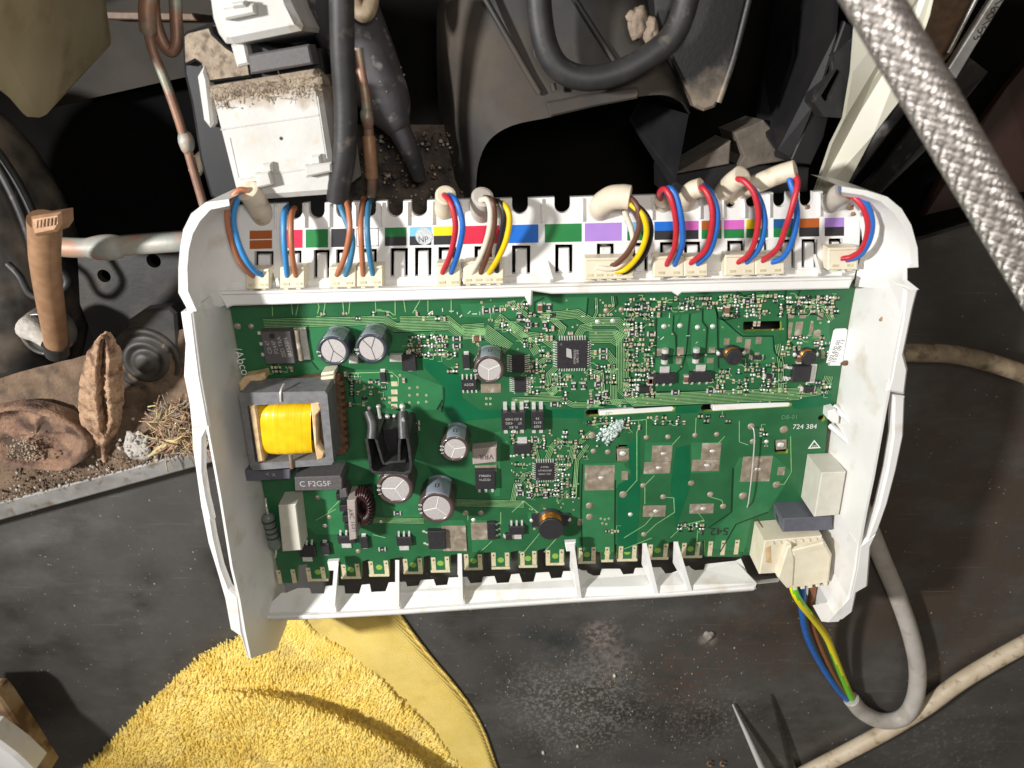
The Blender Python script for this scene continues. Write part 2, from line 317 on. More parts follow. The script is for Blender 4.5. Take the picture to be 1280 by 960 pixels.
# ------------------------------------------------------------------ structure: floor, compartment
FZ = -25.0
def floor_material():
    m = mat('dark_floor', (.062, .060, .056), .42, (.086, .082, .076), 30, bump=.16, bs=420, c3=(.036, .031, .027), ns3=30, lo3=.45, hi3=.68)
    nt = m.node_tree; N = nt.nodes; L = nt.links; b = N['Principled BSDF']
    g = [n for n in N if n.type == 'NEW_GEOMETRY'][0]
    def link_mix(fac, c):
        src = b.inputs['Base Color'].links[0].from_socket; mx = N.new('ShaderNodeMix'); mx.data_type = 'RGBA'
        L.new(src, mx.inputs[6]); mx.inputs[7].default_value = (*c, 1); L.new(fac, mx.inputs[0]); L.new(mx.outputs[2], b.inputs['Base Color'])
    def math_(op, a, c):
        q = N.new('ShaderNodeMath'); q.operation = op; q.use_clamp = True
        for i, v in enumerate((a, c)):
            if isinstance(v, (int, float)): q.inputs[i].default_value = v
            else: L.new(v, q.inputs[i])
        return q.outputs[0]
    def stain(px, py, rad, ns, c, k=1.0, lo=.42, hi=.62):     # a dirt mark with a shape of its own
        p = U(px, py, FZ) * .001
        d = N.new('ShaderNodeVectorMath'); d.operation = 'DISTANCE'; L.new(g.outputs['Position'], d.inputs[0]); d.inputs[1].default_value = p
        q = N.new('ShaderNodeMapRange'); q.inputs[1].default_value = rad; q.inputs[2].default_value = rad * .35; L.new(d.outputs['Value'], q.inputs[0])
        t = N.new('ShaderNodeTexNoise'); t.inputs['Scale'].default_value = ns; t.inputs['Detail'].default_value = 8; L.new(g.outputs['Position'], t.inputs['Vector'])
        r_ = N.new('ShaderNodeMapRange'); r_.inputs[1].default_value = lo; r_.inputs[2].default_value = hi; L.new(t.outputs[0], r_.inputs[0])
        link_mix(math_('MULTIPLY', math_('MULTIPLY', q.outputs[0], r_.outputs[0]), k), c)
    stain(750, 795, .012, 500, (.26, .20, .18), .9); stain(762, 830, .016, 420, (.20, .17, .155), .8)
    stain(720, 880, .042, 700, (.22, .21, .195), .85, .47, .64); stain(880, 900, .03, 600, (.17, .15, .13), .7, .5, .66); stain(860, 840, .03, 160, (.085, .06, .05), .9)
    stain(885, 800, .005, 300, (.28, .25, .22), .8, .3, .5); stain(1180, 930, .04, 500, (.15, .14, .125), .6, .54, .68)
    stain(950, 760, .03, 90, (.035, .03, .026), .8); stain(690, 800, .02, 90, (.03, .035, .034), .9, .35, .6)
    stain(1190, 660, .11, 60, (.075, .052, .036), .75, .3, .55); stain(980, 790, .045, 120, (.07, .05, .036), .7, .35, .6)
    m2 = N.new('ShaderNodeMapping'); m2.inputs['Rotation'].default_value = (0, 0, R(-24)); m2.inputs['Scale'].default_value = (17, 30, 1); L.new(g.outputs['Position'], m2.inputs[0])
    s2 = N.new('ShaderNodeTexNoise'); s2.inputs['Scale'].default_value = 1.0; s2.inputs['Detail'].default_value = 7; s2.inputs['Roughness'].default_value = .68; L.new(m2.outputs[0], s2.inputs['Vector'])
    q2 = N.new('ShaderNodeMapRange'); q2.inputs[1].default_value = .5; q2.inputs[2].default_value = .72; L.new(s2.outputs[0], q2.inputs[0]); link_mix(math_('MULTIPLY', q2.outputs[0], .5), (.135, .131, .123))
    mp = N.new('ShaderNodeMapping'); mp.inputs['Rotation'].default_value = (0, 0, R(33)); mp.inputs['Scale'].default_value = (28, 1500, 1); L.new(g.outputs['Position'], mp.inputs[0])
    sc = N.new('ShaderNodeTexNoise'); sc.inputs['Scale'].default_value = 1.0; sc.inputs['Detail'].default_value = 3; L.new(mp.outputs[0], sc.inputs['Vector'])
    sq = N.new('ShaderNodeMapRange'); sq.inputs[1].default_value = .66; sq.inputs[2].default_value = .74; L.new(sc.outputs[0], sq.inputs[0]); link_mix(math_('MULTIPLY', sq.outputs[0], .35), (.24, .23, .21))
    v = N.new('ShaderNodeTexVoronoi'); v.inputs['Scale'].default_value = 330; L.new(g.outputs['Position'], v.inputs['Vector'])
    q = N.new('ShaderNodeMapRange'); q.inputs[1].default_value = .13; q.inputs[2].default_value = .06; L.new(v.outputs['Distance'], q.inputs[0])
    t = N.new('ShaderNodeTexNoise'); t.inputs['Scale'].default_value = 90; L.new(g.outputs['Position'], t.inputs['Vector'])
    r_ = N.new('ShaderNodeMapRange'); r_.inputs[1].default_value = .5; r_.inputs[2].default_value = .65; L.new(t.outputs[0], r_.inputs[0])
    link_mix(math_('MULTIPLY', q.outputs[0], r_.outputs[0]), (.34, .32, .28))
    t2 = N.new('ShaderNodeTexNoise'); t2.inputs['Scale'].default_value = 16; t2.inputs['Detail'].default_value = 6; L.new(g.outputs['Position'], t2.inputs['Vector'])
    rr = N.new('ShaderNodeMapRange'); rr.inputs[1].default_value = .3; rr.inputs[2].default_value = .7; rr.inputs[3].default_value = .26; rr.inputs[4].default_value = .5
    L.new(t2.outputs[0], rr.inputs[0]); L.new(rr.outputs[0], b.inputs['Roughness'])
    return m
K['floor'] = floor_material()
sillA, sillB = U(-160, 692, FZ), U(1500, 196, FZ)
fl = MB()
f0, f1 = U(-260, 1240, FZ), U(1560, 1240, FZ); rows = []
for j in range(91):
    l_, r_ = sillA.lerp(f0, j / 90), sillB.lerp(f1, j / 90); row = []
    for i in range(121):
        p = l_.lerp(r_, i / 120); e_ = .45 * (noise.noise(p * .03) + .5 * noise.noise(p * .09))
        d_ = p - U(40, 684, FZ); s_ = (U(150, 655, FZ) - U(40, 684, FZ)).normalized(); al = d_.dot(s_); ac = d_.x * -s_.y + d_.y * s_.x
        e_ += 2.0 * math.exp(-(ac / 5.0) ** 2) / (1 + math.exp((al - 25) / 6))
        row.append(p + Vector((0, 0, min(e_, 2.2))))
    rows.append(row)
fl.loft(rows, 0, True); fl.loft([[p + Vector((0, 0, -5)) for p in r_] for r_ in rows[:: 90]], 0); fl.build('floor', K['floor'], kind='structure')
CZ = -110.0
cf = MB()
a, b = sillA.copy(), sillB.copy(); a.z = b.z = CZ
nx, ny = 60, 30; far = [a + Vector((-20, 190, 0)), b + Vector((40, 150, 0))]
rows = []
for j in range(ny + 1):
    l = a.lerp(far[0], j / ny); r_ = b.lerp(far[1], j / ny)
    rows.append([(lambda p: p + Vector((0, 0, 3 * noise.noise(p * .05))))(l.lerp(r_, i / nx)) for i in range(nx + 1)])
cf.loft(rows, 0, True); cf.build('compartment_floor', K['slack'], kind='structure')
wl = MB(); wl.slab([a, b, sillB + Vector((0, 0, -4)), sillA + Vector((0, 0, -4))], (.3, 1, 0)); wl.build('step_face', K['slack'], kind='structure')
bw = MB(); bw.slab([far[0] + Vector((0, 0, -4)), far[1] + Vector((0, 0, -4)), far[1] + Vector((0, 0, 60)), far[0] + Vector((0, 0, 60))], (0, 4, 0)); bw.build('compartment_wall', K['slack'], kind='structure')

# ------------------------------------------------------------------ the white plastic tray
tray = thing('plastic_tray', U(660, 560, FZ), 'white plastic tray holding the green circuit board, coloured labels along its upper edge', 'control unit tray')
RZ = 26.0
def wall_side(base, W, thick, name):
    m = MB(); out, ri, bs, ou = [], [], [], []
    for (bx, by, bz), (wx, wy) in zip(base, W):
        out.append(U(wx + thick, wy, RZ)); ri.append(U(wx, wy, RZ)); bs.append(U(bx, by, bz)); q = out[-1].copy(); q.z = -8; ou.append(q)
    mid = [p.lerp(q, .5) for p, q in zip(ri, bs)]
    bt = [Vector((p.x, p.y, -8)) for p in bs]
    m.loft([ou, out, ri] if thick < 0 else [ri, out, ou][::1], 0, False)
    m.loft([ri, mid, bs, bt], 0, True)
    m.add([ou[0], out[0], ri[0], bs[0], bt[0]], [[0, 1, 2, 3, 4]]); m.add([ou[-1], out[-1], ri[-1], bs[-1], bt[-1]], [[0, 1, 2, 3, 4]])
    return m.build(name, K['white'], tray)
LB = [(285, 379, 0), (290, 410, 0), (297, 452, 0), (304, 492, 0), (309, 515, 0), (317, 560, 0), (325, 603, 0), (333, 645, 0), (344, 705, -2), (352, 748, -3), (350, 790, 2), (346, 812, 6)]
LW = [(241, 390), (246, 431), (251, 471), (258, 510), (261, 537), (269, 580), (276, 618), (282, 655), (291, 710), (300, 748), (307, 790), (314, 823)]
wall_side(LB, LW, -3, 'left_wall')
RB = [(1069, 358, 0), (1061, 400, 0), (1052, 452, 0), (1045, 500, 0), (1040, 540, 0), (1034, 580, 0), (1027, 620, 0), (1021, 665, 0), (1018, 705, -2), (1016, 735, -3), (1016, 752, 0), (1022, 770, 6)]
RW = [(1133, 362), (1126, 400), (1118, 440), (1112, 478), (1105, 515), (1097, 560), (1090, 598), (1081, 640), (1074, 678), (1070, 712), (1062, 748), (1046, 776)]
wall_side([(x + 1.5, y, z) for x, y, z in RB], RW, 3, 'right_wall')
def bar(name, poly, z0, z1, ch=.5, label=None, k='white'):
    return MB().prism(pxp(poly, z1), z0, z1, 0, ch).build(name, K[k], tray, label)
bar('side_flange', [(225, 391), (241, 389), (246, 431), (251, 471), (258, 510), (262, 534), (239, 536), (236, 505), (229, 471), (231, 431)], 18, RZ + .4, .7)
bar('side_handle', [(239, 536), (261, 534), (254, 548), (254, 590), (259, 622), (266, 652), (254, 646), (251, 636), (246, 600), (241, 565)], 23.5, RZ + .2, .6)
bar('side_handle', [(252, 640), (264, 648), (268, 672), (277, 710), (287, 736), (298, 746), (303, 790), (313, 824), (309, 825), (301, 797), (288, 788), (281, 750), (270, 712), (260, 680)], 23.5, RZ + .1, .6)
bar('side_flange', [(1131, 361), (1149, 362), (1143, 385), (1131, 443), (1136, 462), (1132, 494), (1108, 490), (1113, 474), (1119, 440), (1127, 400)], 18, RZ + .3, .8)
bar('side_handle', [(1117, 494), (1132, 496), (1130, 545), (1121, 588), (1110, 630), (1098, 664), (1083, 679), (1098, 634), (1109, 588), (1116, 545)], 23, RZ + .1, .6)
bar('side_flange', [(1079, 678), (1098, 664), (1090, 684), (1086, 734), (1072, 742), (1067, 766), (1054, 776), (1028, 779), (1046, 775), (1061, 748), (1069, 712), (1073, 682)], 17, RZ + .1, .9)
for a_, b_ in (((1043, 508, 1.2), (1082, 545, 14)), ((1038, 532, 1.2), (1086, 574, 17))):
    MB().tube([U(*a_), U(*b_)], 1.1, 6, smooth=False).build('wall_ridge', K['white'], tray)
for a_, b_ in (((303, 622, 4), (290, 632, 12)), ((308, 640, 3), (291, 655, 12))):
    MB().tube([U(*a_), U(*b_)], .6, 6, smooth=False).build('wall_ridge', K['white'], tray)
bar('clip', [(1036, 514), (1045, 512), (1050, 519), (1049, 531), (1041, 529), (1035, 524)], -2, 4.5, .5)
# rounded end caps of the terminal strip
def endcap(name, outer, inner, mid, low):
    m = MB(); O = pxp(outer, RZ); I = pxp(inner, RZ - .3); Mi = [U(*p) for p in mid]; Lo = [U(*p) for p in low]
    S = [Vector((p.x, p.y, 4)) for p in O]
    for r_ in (O, I, Mi, Lo, S):
        pass
    m.loft([S, O, I], 0, False); m.loft([I, Mi, Lo], 0, True)
    return m.build(name, K['white'], tray)
endcap('end_cap', [(236, 390), (223, 366), (223, 335), (225, 310), (229, 287), (239, 267), (257, 253), (286, 249)],
       [(246, 389), (235, 364), (234, 335), (236, 312), (241, 292), (250, 276), (263, 262), (287, 257)],
       [(258, 388, 11), (252, 364, 12), (260, 344, 10), (264, 320, 9), (267, 300, 9), (271, 284, 9), (276, 272, 9), (288, 265, 10)],
       [(285, 381, 5), (296, 364, 6), (294, 340, 6), (291, 320, 6), (289, 305, 6), (289, 292, 6), (289, 280, 6), (290, 270, 6)])
endcap('end_cap', [(1149, 362), (1134, 350), (1134, 335), (1148, 334), (1147, 310), (1139, 281), (1127, 261), (1109, 246), (1083, 238), (1052, 233)][::-1],
       [(1138, 362), (1128, 350), (1128, 336), (1139, 329), (1137, 308), (1129, 284), (1117, 266), (1101, 252), (1079, 244), (1052, 240)][::-1],
       [(1110, 362, 14), (1105, 350, 13), (1098, 336, 12), (1096, 318, 11), (1098, 300, 11), (1097, 282, 11), (1090, 266, 11), (1080, 256, 11), (1068, 250, 10), (1052, 246, 9)][::-1],
       [(1068, 358, 5), (1070, 348, 6), (1072, 335, 6), (1076, 320, 6), (1078, 305, 6), (1077, 290, 6), (1074, 276, 6), (1068, 262, 6), (1060, 254, 6), (1052, 252, 6)][::-1])
# terminal plate with wire notches and slots
PZ = 6.0
def ry(y, x): return y - 0.0222 * (x - 550)
notch = [325, 368, 396, 430, 460, 494, 524, 556, 605, 650, 703, 757, 829, 859, 914, 941, 975, 1008, 1037]
top = []
for c in notch:
    h_ = 10 if c < 800 else 8.5
    top.append((c - h_, ry(250, c)))
    for k in range(9):
        g_ = math.pi * (1 + k / 8); top.append((c + h_ * math.cos(g_), ry(260, c) - h_ * math.sin(g_)))
    top.append((c + h_, ry(250, c)))
plate = [(288, ry(252, 288))] + top + [(1062, ry(252, 1062)), (1076, ry(290, 1076)), (1072, ry(349, 1072)), (290, ry(349, 290))]
slots = [(330, 24), (366, 22), (402, 20), (430, 20), (461, 20), (499, 22), (529, 21), (559, 22), (604, 22), (651.5, 23), (705, 22), (757, 22), (800, 20), (836, 22), (866, 22), (920, 22), (950, 20), (984, 20), (1012, 20), (1045, 18)]
holes = [[(c - w_ / 2, ry(309, c)), (c + w_ / 2, ry(309, c)), (c + w_ / 2 - .3, ry(345, c)), (c - w_ / 2, ry(345, c))] for c, w_ in slots]
MB().holed(pxp(plate, PZ), [pxp(h_, PZ) for h_ in holes], PZ - 2.2, PZ).build('terminal_strip', K['plate'], tray)
for c, w_ in slots:
    MB().prism(pxp([(c - w_ / 2 + 4.5, ry(314, c)), (c + w_ / 2 - 4.5, ry(314, c)), (c + w_ / 2 - 4, ry(346, c)), (c - w_ / 2 + 4, ry(346, c))], PZ - .6), PZ - 2.4, PZ - .6, 0, .3).build('latch_tongue', K['plate'], tray)
for x in (344, 381, 412, 445, 478, 510, 541, 577, 630, 678, 729, 782, 816, 849, 876, 905, 932, 963, 996, 1026):
    m = MB()
    m.prism(pxp([(x - 2, ry(252, x)), (x + 1, ry(252, x)), (x + 1, ry(281.5, x)), (x - 2, ry(281.5, x))], PZ + 1), PZ - .1, PZ + 1.0, 0, .3)
    m.build('divider_rib', K['plate'], tray)
for x in (343, 575, 685, 823, 1020, 1050):              # small guide fins between the plugs
    a_, b_, c_ = U(x - 4, ry(328, x), PZ), U(x + 3, ry(352, x), PZ + 4), U(x + 2, ry(357, x), PZ + .2)
    MB().slab([a_, b_, c_], (.9, 0, 0)).build('guide_fin', K['plate'], tray)
# ledge, lip and teeth in front of the terminal strip
bar('ledge', [(288, ry(347, 288)), (1071, ry(347, 1071)), (1068, ry(361, 1068)), (276, ry(362, 276))], PZ - 3, PZ + .6, .3)
bar('front_lip', [(272, ry(361, 272)), (1068, ry(359, 1068)), (1062, ry(372.5, 1062)), (853, ry(373, 853)), (848, ry(377, 848)), (840, ry(372, 840)), (690, ry(371, 690)), (666, ry(367, 666)), (665, ry(384, 665)), (661, ry(384, 661)), (656, ry(374, 656)), (290, ry(377, 290)), (283, ry(380, 283))], 6.5, 9.6, .5)
bar('lip_bead', [(274, ry(359.5, 274)), (1066, ry(358.5, 1066)), (1066, ry(362, 1066)), (276, ry(363.5, 276))], 8, 10.6, .5)
# printed colour labels
strip = MB().prism(pxp([(306, ry(282.5, 306)), (1074, ry(282.5, 1074)), (1074, ry(307, 1074)), (306, ry(307, 306))], PZ + .12), PZ, PZ + .12).build('label_strip', mat('label_paper', (.78, .78, .77), .45), tray)
LBL = [(312, 340, 'brown', 'brown'), (358, 378, 'crimson', None), (382, 410, 'green', None), (414, 443, 'black', None), (445.5, 473, 'white', None), (481, 508, 'green', 'black'), (512, 539, 'lightblue', 'black'), (542, 569, 'yellow', 'black'), (578, 624, 'red', None), (631, 673, 'blue', None), (681, 727, 'green', None), (731, 777, 'violet', None), (784, 813, 'lightblue', 'green'), (818, 847, 'blue', 'black'), (853, 873, 'pink', 'black'), (877, 902, 'brown', 'green'), (905, 930, 'pink', 'green'), (933, 960, 'yellow', 'green'), (967, 993, 'navy', 'green'), (999, 1024, 'brown', 'black'), (1031, 1055, 'violet', 'black')]
for x0, x1, c1, c2 in LBL:
    m = MB(); z0, z1 = PZ + .12, PZ + .22
    def q(ya, yb, mi, z=z1, d=0): m.prism(pxp([(x0 + d, ry(ya, x0)), (x1 - d, ry(ya, x1)), (x1 - d, ry(yb, x1)), (x0 + d, ry(yb, x0))], z), z0, z, mi)
    if c2 is None:
        if c1 == 'white': q(283.2, 306, 1); q(284, 305.2, 0, z1 + .03, .8)
        else: q(283.2, 306, 0)
        nm = c1
    elif c1 == c2: q(283.2, 293.8, 0); q(295.2, 306, 0); nm = c1 + ' bar'
    else: q(283.2, 294.6, 0); q(294.7, 306, 1); nm = c1 + ' over ' + c2
    m.build('colour_label', [K['l_' + c1], K['l_' + (c2 or 'black')]], strip, nm + ' label')
wm = MB(); c_ = U(530, ry(295, 530), PZ + .24)
wm.lathe(c_, [(2.6, 0), (2.6, .05)], 20, 0, False)
st = wm.build('round_stamp', mat('stamp_grey', (.42, .45, .47), .5, (.6, .62, .63), 1500), strip)
text('NP', 529, ry(299, 529), PZ + .31, 2.4, K['ink'], strip)
# lower wall with castellated edge, gussets
up = [(338, 760), (340, 752), (352, 741), (358, 741), (372, 735), (387, 735), (389, 742), (405, 742), (407, 733), (412, 732), (430, 732), (431, 742), (449, 742), (452, 731), (462, 730), (464, 740), (482, 739), (486, 728), (507, 727), (509, 733), (523, 732), (526, 725), (542, 724), (545, 732), (559, 731), (561, 722), (584, 721), (588, 729), (602, 728), (604, 721), (618, 720), (621, 729), (636, 728), (639, 718), (649, 717), (653, 728), (667, 727), (670, 716), (686, 715), (689, 723), (702, 722), (704, 714), (733, 713), (737, 720), (750, 719), (752, 711), (775, 711), (779, 718), (792, 717), (794, 710), (826, 709), (832, 717), (840, 716), (861, 707), (867, 713), (880, 712), (882, 705), (919, 701), (926, 698), (934, 716), (945, 726), (975, 722)]
low = [(974, 726), (946, 729), (943, 737), (840, 745), (720, 752), (600, 760), (500, 767), (400, 772.5), (360, 774), (322, 774)]
m = MB(); UP, UPN = [], []
def wall_at(x, y):                                  # a point of the sloping wall plane
    yr = 774 - (x - 322) * .0595; yb = 738 - (x - 360) * .055; f = max(-.6, min(1, (y - yb) / (yr - yb)))
    return U(x, y, 1.5 + 8.5 * f)
up2 = [(x, y - (6 if y < 742 - (x - 340) * .05 - 4 else 0)) for x, y in up]
face = [wall_at(x, y) for x, y in up] + [U(x, y, 10.0) for x, y in low]
m.slab(face, (0, -1.3, -.9)); m.build('lower_wall', K['white'], tray)
m = MB(); m.prism(pxp([(322, 771.5), (400, 769.5), (500, 764), (600, 757), (720, 749), (840, 742), (943, 734), (946, 737), (840, 745.5), (720, 753), (600, 761), (500, 768), (400, 774), (322, 775.5)], 10.4), 3, 10.4, 0, .4); m.build('wall_rim', K['white'], tray)
GS = [(418, 703, 413, 766, 404, 731), (494, 700, 494, 762, 508, 729), (572, 692, 574, 756, 587, 722), (713, 682, 722, 748, 738, 716), (803, 679, 818, 742, 826, 712), (842, 677, 860, 738, 867, 710)]
for tx, ty, bx, by, kx, ky in GS:
    m = MB(); P = [U(tx, ty, 7), U(bx, by, 10.5), U(kx if tx > 640 else bx + 3, ky + 4, 1.5), U(tx - (1 if tx > 640 else 0), ty + 26, 1.5)]
    m.slab(P, (1.5, 0, 0)); m.build('gusset', K['white'], tray)
for x, y in ((416, 708), (713, 684)):
    MB().prism(pxp([(x - 7, y - 5), (x + 7, y - 6), (x + 6, y + 3), (x + 2, y + 6), (x - 5, y + 6)], 7), 5, 7, 0, .4).build('hook', K['white'], tray)
# two support ribs that show through the board slots, embossed figures
for pl in ([(750, 513.5), (840, 507.5), (843, 510.5), (840, 514), (749, 520.5)], [(892, 506.8), (985, 501.8), (988.5, 505), (985, 508.6), (891, 514)]):
    MB().prism(pxp(pl, -.5), -10, -.5, 0, .2).build('support_rib', K['white'], tray)
for s_, x, y in (('00', 772, 729), ('0', 537, 741)):
    c_ = wall_at(x, y); yv = (wall_at(x, y - 6) - wall_at(x, y + 6)).normalized(); xv = (wall_at(x + 8, y - .44) - c_).normalized(); zv = xv.cross(yv).normalized(); yv = zv.cross(xv)
    text(s_, 0, 0, 0, 6.5, K['plate'], tray, name='embossed_figure', basis=Matrix(((xv.x, yv.x, zv.x), (xv.y, yv.y, zv.y), (xv.z, yv.z, zv.z))).to_4x4(), loc=c_ + zv * .12)
for p, r_ in (((1063, 259, 10.6), 1.1), ((1066, 268, 11), .8), ((1103, 399, 17), .9), ((1056, 454, 3), 1.2), ((1009, 259, 6), .8)):
    MB().ball(U(*p), r_, 0, 5, (1, .8, .4), .6).build('burn_mark', K['rust'], tray, 'small brown melted speck')
# ------------------------------------------------------------------ the circuit board
board = thing('circuit_board', U(660, 540, -1.6), 'green printed circuit board full of soldered components inside the white tray', 'circuit board')
tabs = [(347, 372, 729), (384, 411, 727), (426, 452, 724), (461, 487, 721), (504, 529, 718), (538, 563, 716), (580, 604, 713), (614, 638, 712), (648, 672, 710), (682, 706, 707), (722, 745, 705), (751, 767, 703), (771, 797, 702), (808, 836, 700), (848, 878, 698), (880.5, 928, 696)]
ol = [(285, 370), (1069, 354), (1061, 400), (1052, 455), (1045, 508), (1036, 510), (1034, 534), (1031, 570), (1020, 640), (1012, 694), (929, 694)]
for x0, x1, y in tabs[::-1]:
    ol += [(x1, y - 22), (x1, y - 1.5), (x1 - 1.5, y), (x0 + 1.5, y), (x0, y - 1.5), (x0, y - 22)]
ol += [(346, 707)]
def rr(x0, y0, x1, y1, sl=0.0, r=4):
    out = []
    for cx, cy, a0 in ((x1 - r, y0 + r, -90), (x1 - r, y1 - r, 0), (x0 + r, y1 - r, 90), (x0 + r, y0 + r, 180)):
        for k in range(5):
            g_ = R(a0 + k * 22.5); x, y = cx + r * math.cos(g_), cy + r * math.sin(g_); out.append((x, y + sl * (x - x0)))
    return out
HOL = [rr(732, 512.5, 844, 521, -.062), rr(876, 506, 990, 515, -.06), rr(929, 402, 977, 414, -.02, 2), rr(770, 556, 788, 577, 0, 2), rr(968, 549, 985, 567, 0, 2), rr(782, 397, 788, 403, 0, 3), rr(1022.5, 519, 1031.5, 527, 0, 4), rr(352, 474, 365, 482, 0, 4)]
MB().holed(pxp(ol, 0), [pxp(h_, 0) for h_ in HOL], -1.6, 0, 0, 1).build('substrate', [K['pcb'], mat('laminate_edge', s2l(150, 165, 70), .5, s2l(120, 150, 60), 400)], board)
LZ = [.03]
def flatpoly(poly, m, mi=0, z=.03, t=None):
    p = pxp(poly, z); n = len(p); m.add(p if area2(p) > 0 else p[::-1], [list(range(n))], mi)
pz = MB()
POUR = [[(386, 408), (480, 406), (500, 416), (563, 414), (576, 421), (512, 421), (505, 438), (430, 440), (405, 462), (398, 462), (386, 446)],
        [(430, 462), (500, 462), (520, 470), (552, 482), (553, 496), (546, 512), (520, 512), (445, 508), (438, 480)],
        [(600, 404), (640, 440), (600, 425)], [(575, 380), (640, 378), (655, 392), (640, 398), (580, 396)], [(690, 372), (735, 371), (733, 394), (700, 400), (672, 395), (670, 380)],
        [(823, 398), (850, 393), (842, 416), (845, 438), (842, 446), (822, 445), (820, 420)], [(852, 393), (862, 392), (860, 445), (848, 445), (847, 414)], [(864, 393), (877, 390), (878, 402), (884, 410), (882, 440), (864, 444)], [(880, 388), (896, 386), (896, 442), (885, 442), (887, 408), (880, 400)],
        [(820, 450), (850, 449), (850, 462), (840, 470), (818, 468)], [(858, 448), (893, 446), (892, 462), (862, 464)], [(900, 398), (930, 418), (966, 420), (966, 438), (980, 452), (936, 455), (930, 440), (900, 440)],
        [(984, 396), (1036, 392), (1038, 430), (1000, 440), (984, 420)], [(728, 580), (776, 578), (790, 590), (768, 605), (768, 690), (728, 690)], [(735, 580), (780, 578), (785, 600), (768, 612), (735, 614)],
        [(806, 553), (842, 553), (838, 592), (805, 594)], [(864, 553), (902, 552), (900, 590), (864, 592)], [(924, 572), (966, 568), (990, 590), (972, 604), (935, 640), (916, 640), (918, 585)],
        [(375, 600), (430, 615), (430, 668), (395, 668), (380, 655)], [(556, 650), (580, 650), (584, 660), (584, 690), (540, 688), (536, 668)], [(590, 650), (612, 650), (612, 676), (600, 690), (590, 690)],
        [(470, 585), (520, 560), (545, 600), (525, 650), (480, 645)], [(915, 640), (960, 612), (985, 600), (960, 640), (940, 648), (930, 690), (890, 686), (900, 655)],
        [(618, 540), (626, 540), (625, 620), (618, 620)], [(660, 640), (680, 640), (676, 648), (660, 648)]]
for i, p in enumerate(POUR): flatpoly(p, pz, 0, .012 + .0022 * i)
pz.build('copper_pour', K['pour'], board, kind='stuff')
bz = MB()
for p in [[(521, 443), (534, 441), (577, 472), (578, 497), (600, 513), (729, 511), (729, 523), (640, 521), (570, 527), (556, 520), (555, 484), (532, 462)], [(729, 508), (1040, 493), (1036, 508), (992, 511), (989, 503), (876, 505), (872, 516), (846, 517), (844, 506), (735, 512)], [(780, 560), (800, 545), (800, 620), (795, 690), (772, 690), (772, 606), (790, 596)], [(845, 560), (862, 556), (862, 610), (845, 660), (838, 610)]]:
    LZ[0] += .0022; flatpoly(p, bz, 0, LZ[0] + .03)
bz.build('isolation_gap', K['bare'], board, kind='stuff')
TR, GP = MB(), MB()
def ribbon(P, w_, m, z):
    if len(P) < 2: return
    rows_l, rows_r = [], []
    for i, p in enumerate(P):
        t = (P[min(i + 1, len(P) - 1)] - P[max(i - 1, 0)]); t.z = 0
        if t.length < 1e-6: continue
        t.normalize(); n = Vector((-t.y, t.x, 0))
        k = 1.0
        if 0 < i < len(P) - 1:
            u = (P[i] - P[i - 1]); u.z = 0; u.normalize(); k = 1 / max(.5, abs(n.dot(Vector((-u.y, u.x, 0)))))
        rows_l.append(Vector((p.x, p.y, z)) + n * w_ / 2 * k); rows_r.append(Vector((p.x, p.y, z)) - n * w_ / 2 * k)
    m.loft([rows_r, rows_l], 0)
def offs(P, d):
    out = []
    for i, p in enumerate(P):
        a, c = P[max(i - 1, 0)], P[min(i + 1, len(P) - 1)]
        u = (p - a) if i else (c - p); v = (c - p) if i < len(P) - 1 else (p - a)
        u = u.normalized(); v = v.normalized(); n1 = Vector((-u.y, u.x, 0)); n2 = Vector((-v.y, v.x, 0)); n = (n1 + n2).normalized()
        out.append(p + n * d / max(.5, n.dot(n1)))
    return out
def bundle(pts, n, pitch=.54, w_=.23, ends=0.0):
    P = [U(x, y, 0) for x, y in pts]; W_ = pitch * n
    LZ[0] += .0006; ribbon(P, W_ + .25, GP, .075 + LZ[0] - .03)
    for k in range(n):
        Q = offs(P, (k - (n - 1) / 2) * pitch)
        if ends: Q[0] = Q[0] + (Q[1] - Q[0]).normalized() * random.uniform(0, ends); Q[-1] = Q[-1] + (Q[-2] - Q[-1]).normalized() * random.uniform(0, ends)
        ribbon(Q, w_, TR, .105 + LZ[0] - .03)
def trace(pts, w_=.3): ribbon([U(x, y, 0) for x, y in pts], w_, TR, .15)
def gapl(pts, w_=.45): ribbon([U(x, y, 0) for x, y in pts], w_, GP, .14)
